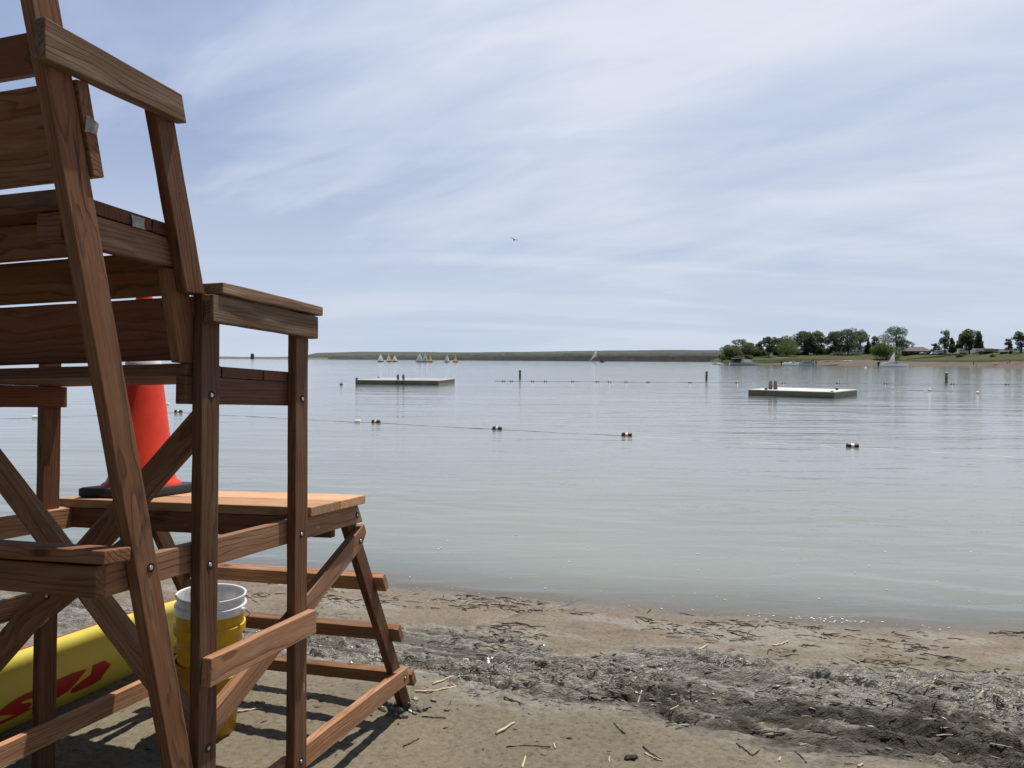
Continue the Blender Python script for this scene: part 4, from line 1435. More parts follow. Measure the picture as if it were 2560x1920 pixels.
#    px   top   base  width(px) style mat  name label  dy(depth beyond ridge)
TR = [
    (1829, 856, 894, 37, 'bush', L_MID, 'broadleaf_tree', 'low bushy green tree at the left tip of the point', -30),
    (1855, 846, 892, 44, 'full', L_MID, 'broadleaf_tree', 'rounded mid green tree second from the tip of the point', -18),
    (1881, 861, 891, 26, 'bush', L_DARK, 'broadleaf_tree', 'low dark bushy tree in the dip of the left tree row', -10),
    (1899, 855, 891, 24, 'slim', L_DARK, 'broadleaf_tree', 'narrow dark tree just left of the open crowned one', -6),
    (1922, 840, 893, 38, 'open', L_DARK, 'broadleaf_tree', 'dark tree with an open see-through crown standing near the bank', -28),
    (1946, 845, 889, 26, 'full', L_DARK, 'broadleaf_tree', 'dark tree behind the left shoulder of the bright round willow', 14),
    (1967, 846, 890, 50, 'bush', L_WIL, 'willow_tree', 'bright green round willow in the left group with foliage to the ground', -20),
    (1984, 835, 887, 44, 'full', L_DARK, 'broadleaf_tree', 'tall dark tree rising behind the bright round willow', 22),
    (2012, 827, 887, 34, 'full', L_DARK, 'broadleaf_tree', 'tall dark tree standing left of the picnic shelter roof', 4),
    (2034, 825, 888, 30, 'full', L_DARK, 'broadleaf_tree', 'tallest dark tree of the left group, right above the picnic shelter', -4),
    (2055, 846, 887, 28, 'full', L_MID, 'broadleaf_tree', 'lower tree filling the right end of the left group', 8),
    (2086, 828, 887, 32, 'full', L_DARK, 'broadleaf_tree', 'left dark shoulder of the broad clump over the white trailers', 2),
    (2120, 820, 887, 46, 'full', L_DARK, 'broadleaf_tree', 'big broad dark tree shading the white trailers', -6),
    (2147, 823, 887, 34, 'full', L_DARK, 'broadleaf_tree', 'tall tree at the right of the broad clump, over the trailers', 4),
    (2170, 845, 887, 18, 'conifer', L_DARK, 'conifer_tree', 'small dark pointed conifer between the two big clumps', -2),
    (2186, 840, 886, 20, 'open', L_PALE, 'broadleaf_tree', 'thin pale tree behind the left edge of the shore willow', 10),
    (2216, 840, 902, 50, 'bush', L_WIL, 'willow_tree', 'bright green willow bush right at the shore behind the white sail', -52),
    (2240, 816, 886, 48, 'full', L_DARK, 'broadleaf_tree', 'tallest tree of the point, rising behind the shore willow', 6),
    (2337, 858, 884, 20, 'open', L_MID, 'broadleaf_tree', 'small tree standing right of the brown roofed building', 2),
    (2362, 825, 884, 27, 'open', L_PALE, 'broadleaf_tree', 'sparse pale tree with bare forked top left of the slim poplar', 4),
    (2380, 845, 884, 15, 'slim', L_MID, 'poplar_tree', 'slim pointed poplar between the pale tree and the right clump', 6),
    (2400, 836, 884, 20, 'slim', L_DARK, 'poplar_tree', 'left dark upright tree of the right hand clump', 2),
    (2423, 823, 884, 30, 'full', L_DARK, 'poplar_tree', 'tall middle tree of the right hand clump', 0),
    (2446, 829, 883, 22, 'slim', L_DARK, 'poplar_tree', 'right upright tree of the right hand clump', 3),
    (2520, 848, 880, 18, 'open', L_RED, 'bare_tree', 'small bare reddish tree near the right edge', 14),
    (2552, 830, 882, 34, 'open', L_PALE, 'broadleaf_tree', 'silvery green tree cut by the right edge of the view', -6),
]
for i, (px, top, base, wpx, st, mt, nm, lab, dd) in enumerate(TR):
    q = land_pts(px)
    if base > 893:
        b = q[2].lerp(q[3], 0.8) if base > 898 else q[3].lerp(q[4], 0.25)
    else:
        f = min(1.0, max(0.0, 1 + dd / 62.0)) if dd < 0 else 1.0
        b = q[3].lerp(q[4], f)
        if dd > 0: b = q[4].lerp(q[5], dd / 230.0)
    dist = b.y
    pz = H + (hor(px) - top) / F * dist
    r = ray(px, 900); b.x = r.x / r.y * dist
    hgt = pz - b.z
    if st in ('full', 'bush'): wpx *= 1.65
    if st in ('slim', 'open'): wpx *= 1.35
    tree(nm, b, hgt, wpx / F * dist, st, mt, lab, 'trees on the far point', 100 + i)
for i, (px, dd, wpx, hpx, lab) in enumerate(((1806, 0.1, 22, 17, 'weedy bush at the very tip of the point'), (1842, 0.05, 30, 12, 'low bush on the bank behind the covered boat'), (1872, 0.25, 26, 12, 'low bush under the left row of trees'),
                                             (2400, 0.45, 26, 7, 'low shrub patch on the grassy slope under the right clump'), (2482, 0.35, 17, 8, 'round shrub on the slope right of the right clump'), (2528, 0.75, 9, 9, 'small dark shrub on the lawn near the right edge'), (2475, 0.92, 30, 9, 'dark shrub before the second brown roof'),
                                             (1890, 0.8, 30, 17, 'dark undergrowth bush below the dip in the left tree row'), (1912, 0.95, 30, 18, 'dark undergrowth bush left of the open crowned tree'), (1944, 0.95, 30, 20, 'dark undergrowth bush between the open crowned tree and the round willow'),
                                             (1992, 0.9, 26, 14, 'dark undergrowth bush at the left end of the picnic shelter'), (2050, 0.97, 34, 20, 'dark undergrowth bush right of the picnic shelter'), (2068, 0.99, 26, 14, 'dark undergrowth bush at the left end of the white trailers'),
                                             (2192, 0.95, 34, 24, 'dark undergrowth bush between the conifer and the shore willow'))):
    b = land_at(px, dd)
    tree('shrub', b, hpx / F * b.y, wpx / F * b.y, 'bush', L_MID if i < 3 else L_WIL if i < 5 else L_DARK, lab, 'shrubs on the far point', 300 + i, 'shrub', 0.1)

# buildings, trailers, cars
ROOF = paint('brown_metal_roof', (0.045, 0.036, 0.036), 0.7, 0.2, 0.8)
WALLB = paint('brown_timber_wall', (0.070, 0.042, 0.036), 0.8, 0.25, 0.8)
DARKW = paint('dark_opening', (0.012, 0.012, 0.014), 0.5, 0.1, 1)
WHITEP = paint('white_trailer_paint', (0.74, 0.76, 0.78), 0.4, 0.12, 0.9)
GREYP = paint('grey_boat_paint', (0.34, 0.36, 0.39), 0.5, 0.2, 1.5)
BLUEG = paint('blue_grey_canvas', (0.20, 0.23, 0.28), 0.8, 0.25, 1.5)
NAVY = paint('dark_boat_canvas', (0.022, 0.024, 0.030), 0.7, 0.3, 2)
BLK = paint('black_motor_cowl', (0.015, 0.015, 0.017), 0.4, 0.2, 3)
GLASS = paint('tinted_windshield', (0.16, 0.18, 0.20), 0.1, 0.1, 3, 0.8)


def gable(name, px, f, W, D, hw, hr, label, cat='building', openf=False):
    b = land_at(px, f)
    o = empty(name, b, math.radians(-12)); tag(o, label, cat)
    bm = bmesh.new()
    if openf:
        for x in (-W / 2 + .3, -W / 6, W / 6, W / 2 - .3):
            for y in (-D / 2 + .3, D / 2 - .3): box(bm, x - .18, x + .18, y - .18, y + .18, -0.5, hw)
        build('post_frame', bm, WALLB, o)
        bm = bmesh.new(); box(bm, -W / 2 + .3, W / 2 - .3, D / 2 - 0.25, D / 2 - .05, -0.5, hw - 0.05); build('wall', bm, DARKW, o)
    else:
        box(bm, -W / 2, W / 2, -D / 2, D / 2, -0.5, hw); build('wall', bm, WALLB, o)
        for k in range(4):
            x = -W / 2 + W * (k + 0.5) / 4
            bm = bmesh.new(); box(bm, x - 0.8, x + 0.8, -D / 2 - 0.08, -D / 2 + 0.02, 0.9, 2.1); build('window', bm, GLASS, o)
        bm = bmesh.new(); box(bm, W * 0.36, W * 0.36 + 1.1, -D / 2 - 0.07, -D / 2 + 0.02, 0.0, 2.1); build('door', bm, DARKW, o)
    bm = bmesh.new()
    ov = 0.9
    e = [(-W / 2 - ov, -D / 2 - ov), (W / 2 + ov, -D / 2 - ov), (W / 2 + ov, D / 2 + ov), (-W / 2 - ov, D / 2 + ov)]
    lo_ = [bm.verts.new((x, y, hw - 0.1)) for x, y in e]
    r0, r1 = bm.verts.new((-W * 0.28, 0, hr)), bm.verts.new((W * 0.28, 0, hr))
    bm.faces.new((lo_[0], lo_[1], r1, r0)); bm.faces.new((lo_[2], lo_[3], r0, r1)); bm.faces.new((lo_[1], lo_[2], r1)); bm.faces.new((lo_[3], lo_[0], r0))
    bm.faces.new(lo_[::-1])
    build('roof', bm, ROOF, o)
    return o


gable('park_building', 2290, 1.0, 15, 9, 2.0, 4.6, 'brown park building with a low hipped roof beside the tallest tree')
gable('park_building', 2471, 1.0, 7, 6, 1.0, 2.5, 'smaller brown roof half hidden behind the grassy rise on the right')
gable('park_building', 2527, 1.0, 8, 5, 0.4, 1.2, 'low dark roof at the far right behind the lawn')
gable('picnic_shelter', 2010, 0.96, 7.5, 6, 2.1, 3.0, 'dark open picnic shelter under the tall trees on the left of the point', 'shelter', True)


def trailer(px, f, W, hgt, label, name='camper_trailer', cat='trailer'):
    b = land_at(px, f); 
    o = empty(name, b, math.radians(-6)); tag(o, label, cat, 'white trailers and cars behind the trees')
    bm = bmesh.new(); box(bm, -W / 2, W / 2, -1.2, 1.2, 0.45, hgt, 0.18); build('body', bm, WHITEP, o)
    bm = bmesh.new()
    for k in range(3): box(bm, -W * 0.36 + W * 0.26 * k, -W * 0.36 + W * 0.26 * k + W * 0.12, -1.23, -1.19, hgt * 0.55, hgt * 0.78)
    build('window', bm, GLASS, o)
    for s in (-0.12, 0.12):
        bm = bmesh.new(); tube(bm, (W * s, -1.22, 0.33), (W * s, -0.95, 0.33), 0.33, 0.33, 14); tube(bm, (W * s, 0.95, 0.33), (W * s, 1.22, 0.33), 0.33, 0.33, 14); build('wheel', bm, BLK, o)
    return o


trailer(2098, 0.97, 8.5, 2.5, 'white camper trailer under the left of the broad tree clump')
trailer(2136, 0.98, 9.0, 2.7, 'long white camper trailer seen between the trunks of the broad clump')
trailer(2160, 0.99, 3.4, 2.0, 'short white trailer just left of the small conifer')
trailer(2352, 1.0, 6.5, 2.2, 'white trailer left of the sparse pale tree')
trailer(2408, 1.0, 6.0, 2.6, 'white trailer under the middle of the right hand clump')
trailer(2446, 1.0, 5.0, 2.4, 'white trailer at the right end of the right hand clump')


def car(px, f, mat, label, L=4.4):
    b = land_at(px, f)
    o = empty('parked_car', b, math.radians(8)); tag(o, label, 'car', 'cars parked by the park building')
    pr = [(-0.5, 0.35), (-0.5, 0.75), (-0.44, 0.92), (-0.24, 0.98), (-0.12, 1.38), (0.22, 1.40), (0.36, 1.0), (0.48, 0.88), (0.5, 0.6), (0.5, 0.35)]
    bm = bmesh.new()
    loft(bm, [[(x * L, s * 0.86 * (0.86 if z > 1.1 else 1), z) for x, z in pr] for s in (-1, 1)])
    build('car_body', bm, mat, o)
    bm = bmesh.new(); box(bm, -0.20 * L, 0.28 * L, -0.80, -0.755, 1.02, 1.30); box(bm, -0.20 * L, 0.28 * L, 0.755, 0.80, 1.02, 1.30); build('window', bm, GLASS, o)
    for x in (-0.31, 0.31):
        for s in (-1, 1):
            bm = bmesh.new(); tube(bm, (x * L, s * 0.68, 0.33), (x * L, s * 0.89, 0.33), 0.33, 0.33, 14); build('wheel', bm, BLK, o)
    return o


car(2266, 0.97, WHITEP, 'white parked car at the left under the brown building')
car(2287, 0.97, WHITEP, 'white parked car in the middle below the brown building')
car(2308, 0.97, GREYP, 'grey parked car at the right below the brown building')
b = land_at(2331, 0.98)
o = empty('tent', b, 0.3); tag(o, 'small white pointed tent right of the brown building', 'tent')
bm = bmesh.new()
v = [bm.verts.new(p) for p in ((-1.3, -1, 0), (1.3, -1, 0), (1.3, 1, 0), (-1.3, 1, 0), (0.5, 0, 1.9))]
for q in ((0, 1, 4), (1, 2, 4), (2, 3, 4), (3, 0, 4), (3, 2, 1, 0)): bm.faces.new([v[i] for i in q])
build('canvas', bm, WHITEP, o)
bm = bmesh.new(); tube(bm, (0.5, 0, 0), (0.5, 0, 2.1), 0.03); build('pole', bm, BLK, o)


# ------------------------------------------------------------------ boats
def hull_rows(L, B, dr, fb, n=14, flat=0.0):
    rows = []
    for i in range(n + 1):
        x = i / n
        w = B / 2 * (1 - max(0, (x - 0.55) / 0.45) ** 2.2) * (0.9 + 0.1 * min(1, x * 4)); w = max(w, 0.012)
        sh = fb * (1 + 0.28 * x ** 2)
        kz = -dr * (1 - max(0, (x - 0.7) / 0.3) ** 2)
        X = (x - 0.5) * L
        rows.append([(X, -w, sh), (X, -w * 0.92, sh * 0.4), (X, -w * (0.55 + flat), kz * 0.6), (X, 0, kz), (X, w * (0.55 + flat), kz * 0.6), (X, w * 0.92, sh * 0.4), (X, w, sh), (X, w * 0.86, sh - 0.04), (X, 0, sh - (0.05 if x > 0.55 else 0.28)), (X, -w * 0.86, sh - 0.04)])
    return rows


def sail_cloth(bm, pts, belly, n=8):
    """triangular sail: tack, clew, head; bellied to one side"""
    T, C, Hd = (Vector(p) for p in pts)
    G = []
    for i in range(n + 1):
        f = i / n
        a = T.lerp(Hd, f); c = C.lerp(Hd, f)
        lee = (c - a)
        row = []
        for k in range(n + 1):
            g = k / n
            p = a + lee * g
            roach = 0.10 * math.sin(math.pi * f) * g
            p = p + lee.normalized() * roach * (C - T).length if lee.length > 1e-4 else p
            p.y += belly * math.sin(math.pi * g) * math.sin(math.pi * min(1, f + 0.12)) 
            row.append(bm.verts.new(p))
        G.append(row)
    for A, B in zip(G, G[1:]):
        for k in range(n): bm.faces.new((A[k], A[k + 1], B[k + 1], B[k]))
    bmesh.ops.remove_doubles(bm, verts=bm.verts, dist=1e-5)
    bmesh.ops.solidify(bm, geom=list(bm.faces), thickness=0.012)


def sailc(name, col, tr=0.70):
    t = NT(name)
    tc = t.n('TexCoord').outputs['Object']
    nz = t.noise(tc, 0.8, 3, 0.5)
    c = t.mix(1.0, col, t.ramp(nz.outputs['Fac'], [(0.3, 0.85), (0.7, 1.0)]), 'MULTIPLY')
    pb = t.pbsdf(c, 0.6, None, 0.2); tl = t.n('BsdfTranslucent'); t.l(c, tl.inputs['Color'])
    mx = t.n('MixShader', i_0=tr); t.l(pb, mx.inputs[1]); t.l(tl.outputs[0], mx.inputs[2])
    return t.done(mx.outputs[0])


S_WHITE = sailc('white_sailcloth', (0.90, 0.90, 0.90))
S_YEL = sailc('yellow_sailcloth', (0.92, 0.70, 0.06))
S_PYEL = sailc('pale_yellow_sailcloth', (0.78, 0.68, 0.38))
S_GREY = sailc('grey_white_sailcloth', (0.70, 0.73, 0.73))
S_GRN = sailc('pale_green_sailcloth', (0.70, 0.82, 0.68))
HULLD = paint('dark_dinghy_hull', (0.06, 0.068, 0.085), 0.4, 0.2, 2)
ALU = paint('mast_metal', (0.45, 0.46, 0.47), 0.35, 0.1, 3, metal=0.5)


def dinghy(px, hull_px, top, rz, sail, jib, label, dep=490, m2=None):
    p = far(px, 905, dep)
    L = hull_px / F * dep / max(0.45, abs(math.cos(rz)))
    Hm = (905.3 - top) / F * dep
    o = empty('sailing_dinghy', (p.x, p.y, 0.05), rz); tag(o, label, 'sailboat', 'dinghies sailing near the far shore')
    bm = bmesh.new(); loft(bm, hull_rows(L, 1.4, 0.2, 0.45)); build('hull', bm, HULLD, o)
    bm = bmesh.new(); tube(bm, (0.12 * L, 0, 0.2), (0.10 * L, 0, Hm), 0.05, 0.03); tube(bm, (0.12 * L, 0, 0.95), (-0.42 * L, 0.4, 0.85), 0.035); build('mast', bm, ALU, o)
    bm = bmesh.new(); sail_cloth(bm, ((0.10 * L, 0, 0.95), (-0.42 * L, 0.4, 0.9), (0.09 * L, 0, Hm * 0.98)), 0.32); build('mainsail', bm, sail, o)
    bm = bmesh.new(); sail_cloth(bm, ((0.47 * L, 0, 0.6), (0.06 * L, 0.5, 0.75), (0.11 * L, 0, Hm * 0.78)), 0.2); build('jib', bm, jib, o)
    bm = bmesh.new()
    path_tube(bm, [(-0.18 * L, 0.1, 0.25), (-0.18 * L, 0.15, 0.75), (-0.17 * L, 0.14, 1.02)], [0.17, 0.22, 0.10], 8)
    bmesh.ops.create_icosphere(bm, subdivisions=1, radius=0.13, matrix=Matrix.Translation((-0.17 * L, 0.14, 1.18)))
    pr = build('person', bm, NAVY); pr.matrix_world = Matrix.Translation((p.x, p.y, 0.05)) @ Matrix.Rotation(rz, 4, 'Z')
    tag(pr, ' '.join(('sailor in the ' + label.split(' sailing')[0]).split()[:15]), 'person', 'sailors in the far dinghies')
    return o


dinghy(951.5, 15, 884.5, 0.3, S_WHITE, S_WHITE, 'leftmost white sailed dinghy sailing off the far shore')
dinghy(973, 16, 881, 2.7, S_YEL, S_WHITE, 'dinghy with tall yellow sail and white foot sailing in the left trio')
dinghy(987, 13, 887.5, 0.5, S_WHITE, S_WHITE, 'right white sailed dinghy of the left trio sailing beside the yellow one')
dinghy(1049, 20, 881.5, 0.35, S_GREY, S_GREY, 'pale sailed dinghy with the longest dark hull sailing in the middle trio')
dinghy(1063, 14, 881, 0.6, S_GREY, S_GREY, 'grey sailed dinghy in the centre of the middle trio sailing')
dinghy(1076, 14, 885, 2.6, S_PYEL, S_YEL, 'pale yellow sailed dinghy at the right of the middle trio sailing')
dinghy(1117.5, 12, 884.5, 0.7, S_GRN, S_WHITE, 'white and green sailed dinghy left of the last yellow one sailing')
dinghy(1139, 13, 885, 2.5, S_YEL, S_PYEL, 'rightmost yellow sailed dinghy sailing alone with a dark hull')
# faint leaning sail farther out
p = far(1482, 893, 900)
o = empty('windsurfer', (p.x, p.y, 0.0), 0.0); tag(o, 'faint pale leaning sail of a windsurfer before the far scrub', 'windsurfer')
bm = bmesh.new(); sail_cloth(bm, ((-3.5, 0, 1.0), (4.2, 0, 6.5), (3.6, 0, 14.2)), 0.8); build('sail', bm, S_GREY, o)
bm = bmesh.new(); loft(bm, hull_rows(6.0, 0.9, 0.1, 0.3)); build('board', bm, WHITEP, o)
bm = bmesh.new(); tube(bm, (-3.6, 0, 0.2), (3.7, 0, 14.4), 0.10, 0.05); build('mast', bm, ALU, o)


def motorboat(name, px, py, dep, L, B, label, rz, hullm, cover=None, wind=True, motor=True, cabin=0, cat='motorboat'):
    p = at(px, py, 0) if dep is None else far(px, py, dep)
    o = empty(name, (p.x, p.y, 0.0), rz); o.scale = (1, 1, 1.55); tag(o, label, cat, 'boats by the far point')
    bm = bmesh.new(); loft(bm, hull_rows(L, B, 0.35, 0.75)); build('hull', bm, hullm, o)
    bm = bmesh.new()
    box(bm, -0.36 * L, -0.18 * L, -B * 0.36, B * 0.36, 0.45, 0.95, 0.06); box(bm, -0.08 * L, 0.0, -B * 0.34, -B * 0.05, 0.45, 1.15, 0.06); box(bm, -0.08 * L, 0.0, B * 0.05, B * 0.34, 0.45, 1.15, 0.06)
    build('seat', bm, WHITEP, o)
    if wind:
        bm = bmesh.new()
        loft(bm, [[(0.10 * L, -B * 0.42, 0.78), (0.20 * L, 0, 0.84), (0.10 * L, B * 0.42, 0.78), (0.09 * L, B * 0.42, 0.78), (0.19 * L, 0, 0.84), (0.09 * L, -B * 0.42, 0.78)],
                  [(0.03 * L, -B * 0.38, 1.42), (0.11 * L, 0, 1.48), (0.03 * L, B * 0.38, 1.42), (0.02 * L, B * 0.38, 1.42), (0.10 * L, 0, 1.48), (0.02 * L, -B * 0.38, 1.42)]])
        build('windshield', bm, GLASS, o)
    if motor:
        bm = bmesh.new(); box(bm, -0.58 * L, -0.50 * L, -0.24, 0.24, 0.55, 1.30, 0.08); box(bm, -0.56 * L, -0.52 * L, -0.09, 0.09, -0.45, 0.56, 0.02); build('outboard_motor', bm, BLK, o)
    if cover == 'bimini':
        bm = bmesh.new()
        loft(bm, [[(-0.44 * L, y, 1.85 + z) for y, z in ((-B * .46, 0), (0, .16), (B * .46, 0), (B * .46, .06), (0, .22), (-B * .46, .06))], [(0.04 * L, y, 2.05 + z) for y, z in ((-B * .46, 0), (0, .16), (B * .46, 0), (B * .46, .06), (0, .22), (-B * .46, .06))]])
        build('canopy', bm, NAVY, o)
        bm = bmesh.new()
        for x in (-0.4, 0.0):
            for s in (-1, 1): tube(bm, (x * L, s * B * 0.45, 0.7), (x * L, s * B * 0.45, 2.0), 0.03)
        build('canopy_frame', bm, ALU, o)
        bm = bmesh.new(); box(bm, -0.42 * L, -0.12 * L, -B * 0.42, B * 0.42, 0.6, 1.55, 0.10); build('cover', bm, NAVY, o)
    if cover == 'tarp':
        bm = bmesh.new(); loft(bm, [[(x * L, -w * B, 0.80), (x * L, -w * B * .6, z), (x * L, w * B * .6, z), (x * L, w * B, 0.80)] for x, w, z in ((-0.46, .42, .95), (-0.2, .46, 1.25), (0.02, .46, 1.5), (0.2, .36, 1.2), (0.4, .16, 1.05))]); build('cover', bm, BLUEG, o)
    if cabin:
        bm = bmesh.new(); loft(bm, [[(x0 * L, -B * .38, z), (x1 * L, -B * .34, z), (x1 * L, B * .34, z), (x0 * L, B * .38, z)] for x0, x1, z in ((0.0, 0.34, 0.75), (0.0, 0.30, 1.3), (0.02, 0.22, 1.75))]); build('cabin', bm, WHITEP, o)
    return o


motorboat('motorboat', 1858, 916, 340, 12.2 , 2.6, 'dark canvas covered motorboat with a white cabin front by the tip of the point', 0.0, GREYP, 'bimini', False, False, 1)
motorboat('motorboat', 1979, 917.5, 330, 8.6, 2.3, 'low white motorboat with dark outboard left of the grey pontoon boat', 0.08, WHITEP, None, True, True)
motorboat('motorboat', 2235, 920.5, 300, 11.6, 2.5, 'white motorboat with raked windshield and dark outboard before the small white sail', 0.03, WHITEP, 'tarp', True, True)
# pontoon boat
p = far(2020, 920, 318)
o = empty('pontoon_boat', (p.x, p.y, 0.0), 0.04); tag(o, 'boxy grey pontoon boat with dark uprights in the middle of the moored boats', 'pontoon boat', 'boats by the far point')
for s in (-1, 1):
    bm = bmesh.new(); tube(bm, (-3.6, s * 1.0, 0.05), (3.1, s * 1.0, 0.05), 0.32, 0.32, 14); tube(bm, (3.1, s * 1.0, 0.05), (3.7, s * 1.0, 0.16), 0.32, 0.04, 14); build('pontoon', bm, GREYP, o, True)
bm = bmesh.new(); box(bm, -3.6, 3.6, -1.25, 1.25, 0.36, 0.50, 0.02); build('deck', bm, WHITEP, o)
bm = bmesh.new(); box(bm, -3.5, 1.4, -1.22, -1.16, 0.5, 1.20); box(bm, -3.5, 3.4, 1.16, 1.22, 0.5, 1.20); box(bm, -3.5, -3.44, -1.2, 1.2, 0.5, 1.20); box(bm, 2.2, 3.4, -1.22, -1.16, 0.5, 1.2); build('fence_panel', bm, GREYP, o)
bm = bmesh.new(); box(bm, -2.4, 0.9, -1.0, 1.0, 1.2, 2.15, 0.25); build('cover', bm, BLUEG, o)
bm = bmesh.new()
for x, z in ((1.0, 1.9), (1.7, 2.7), (2.6, 2.2), (3.2, 2.2)): box(bm, x - 0.14, x + 0.14, -1.1, -0.85, 0.5, z, 0.03)
build('upright', bm, BLK, o)
bm = bmesh.new(); box(bm, 2.4, 3.35, -1.15, 1.15, 2.15, 2.28, 0.03); build('console_roof', bm, GREYP, o)
# moored sailboat without sails
p = far(1795, 911, 370)
o = empty('moored_sailboat', (p.x, p.y, 0), 0.06); tag(o, 'white moored sailboat with bare mast off the tip of the point', 'sailboat', 'boats by the far point')
bm = bmesh.new(); loft(bm, hull_rows(6.0, 1.9, 0.3, 0.62)); build('hull', bm, WHITEP, o)
bm = bmesh.new(); box(bm, -0.6, 1.5, -0.6, 0.6, 0.55, 0.95, 0.12); build('cabin', bm, WHITEP, o)
bm = bmesh.new(); tube(bm, (1.4, 0, 0.5), (1.4, 0, 7.6), 0.06, 0.04); tube(bm, (1.4, 0, 1.3), (-1.8, 0, 1.2), 0.05); build('mast', bm, ALU, o)
# small boat with a white sail drawn up at the shore
q = land_pts(2219); p = q[1].lerp(q[2], 0.45)
o = empty('beached_sailboat', p + Vector((0, -6, -0.35)), 0.15); tag(o, 'small sailboat with a plain white triangular sail at the shore before the willow bush', 'sailboat', 'boats by the far point')
bm = bmesh.new(); loft(bm, hull_rows(4.4, 1.5, 0.2, 0.5)); build('hull', bm, WHITEP, o)
bm = bmesh.new(); tube(bm, (1.4, 0, 0.3), (1.25, 0, 6.9), 0.05, 0.03); tube(bm, (1.4, 0, 1.1), (-2.3, 0.2, 1.0), 0.04); build('mast', bm, ALU, o)
bm = bmesh.new(); sail_cloth(bm, ((1.38, 0, 1.1), (-2.4, 0.2, 1.05), (1.25, 0, 6.8)), 0.35); build('mainsail', bm, S_WHITE, o)
# dark boat far out
p = far(1505, 905, 640)
o = empty('fishing_boat', (p.x, p.y, 0), 0.2); tag(o, 'small dark boat far out on the open water under the pale leaning sail', 'boat')
bm = bmesh.new(); loft(bm, hull_rows(4.6, 1.7, 0.2, 0.7)); build('hull', bm, HULLD, o)
bm = bmesh.new(); box(bm, -1.4, 0.6, -0.6, 0.6, 0.6, 1.5, 0.2); build('cabin', bm, NAVY, o)
bm = bmesh.new(); tube(bm, (-1.3, -0.5, 1.5), (-1.3, -0.5, 2.2), 0.04); tube(bm, (0.4, -0.5, 1.5), (0.4, -0.5, 2.2), 0.04); box(bm, -1.5, 0.6, -0.65, 0.65, 2.2, 2.3); build('canopy', bm, NAVY, o)


def kayak(loc, rz, mat, label, L=4.2):
    o = empty('kayak', loc, rz); tag(o, label, 'kayak', 'kayaks on the far beach')
    bm = bmesh.new()
    loft(bm, [[(x * L / 2, math.cos(a) * 0.38 * max(0.02, (1 - abs(x) ** 2.4)), 0.20 + math.sin(a) * 0.2 * max(0.05, 1 - abs(x) ** 3) + 0.12 * x * x) for a in [2 * math.pi * k / 12 for k in range(12)]] for x in [-1 + i / 8 for i in range(17)]])
    build('kayak_hull', bm, mat, o, True)
    bm = bmesh.new(); loft(bm, [[(math.cos(a) * 0.5, math.sin(a) * 0.22, z) for a in [2 * math.pi * k / 16 for k in range(16)]] for z in (0.36, 0.42)]); build('cockpit', bm, BLK, o)
    return o


K_RED = paint('red_kayak_plastic', (0.40, 0.06, 0.04), 0.45, 0.2, 3)
K_DK = paint('dark_kayak_plastic', (0.04, 0.04, 0.05), 0.45, 0.2, 3)
def sand_pt(px, f):
    q = land_pts(px)
    return q[1].lerp(q[2], f) + Vector((0, 0, 0.02))
kayak(sand_pt(2496, 0.45), 0.15, K_RED, 'long red kayak lying on the right beach beside two people', 7.5)
kayak(sand_pt(2072, 0.72), 0.1, K_RED, 'red kayak on the beach right of the grey pontoon boat', 9)
kayak(sand_pt(2094, 0.75), 0.1, K_RED, 'second red kayak on the beach below the broad tree clump', 8)
kayak(sand_pt(2120, 0.75), -0.05, WHITEP, 'white kayak on the beach below the big broad tree', 6)
kayak(far(2074, 913.5, 380) * 1.0 - Vector((0, 0, far(2074, 913.5, 380).z)), 0.02, K_DK, 'dark low kayak afloat right of the grey pontoon boat', 8)
kayak(Vector((far(2088, 910, 440).x, 440, 0.05)), 0.05, K_DK, 'dark canoe at the sand edge under the broad clump', 6.5)

# people on the far beach
SKIN = paint('bare_skin', (0.36, 0.20, 0.14), 0.6, 0.1, 8)  # plain even skin tone
CL_DK = paint('dark_clothes', (0.025, 0.025, 0.032), 0.8, 0.2, 8)
CL_RED = paint('dark_red_clothes', (0.16, 0.03, 0.03), 0.8, 0.2, 8)
CL_BLU = paint('blue_grey_clothes', (0.08, 0.10, 0.14), 0.8, 0.2, 8)
HAIR = paint('dark_hair', (0.02, 0.014, 0.010), 0.7, 0.2, 12)


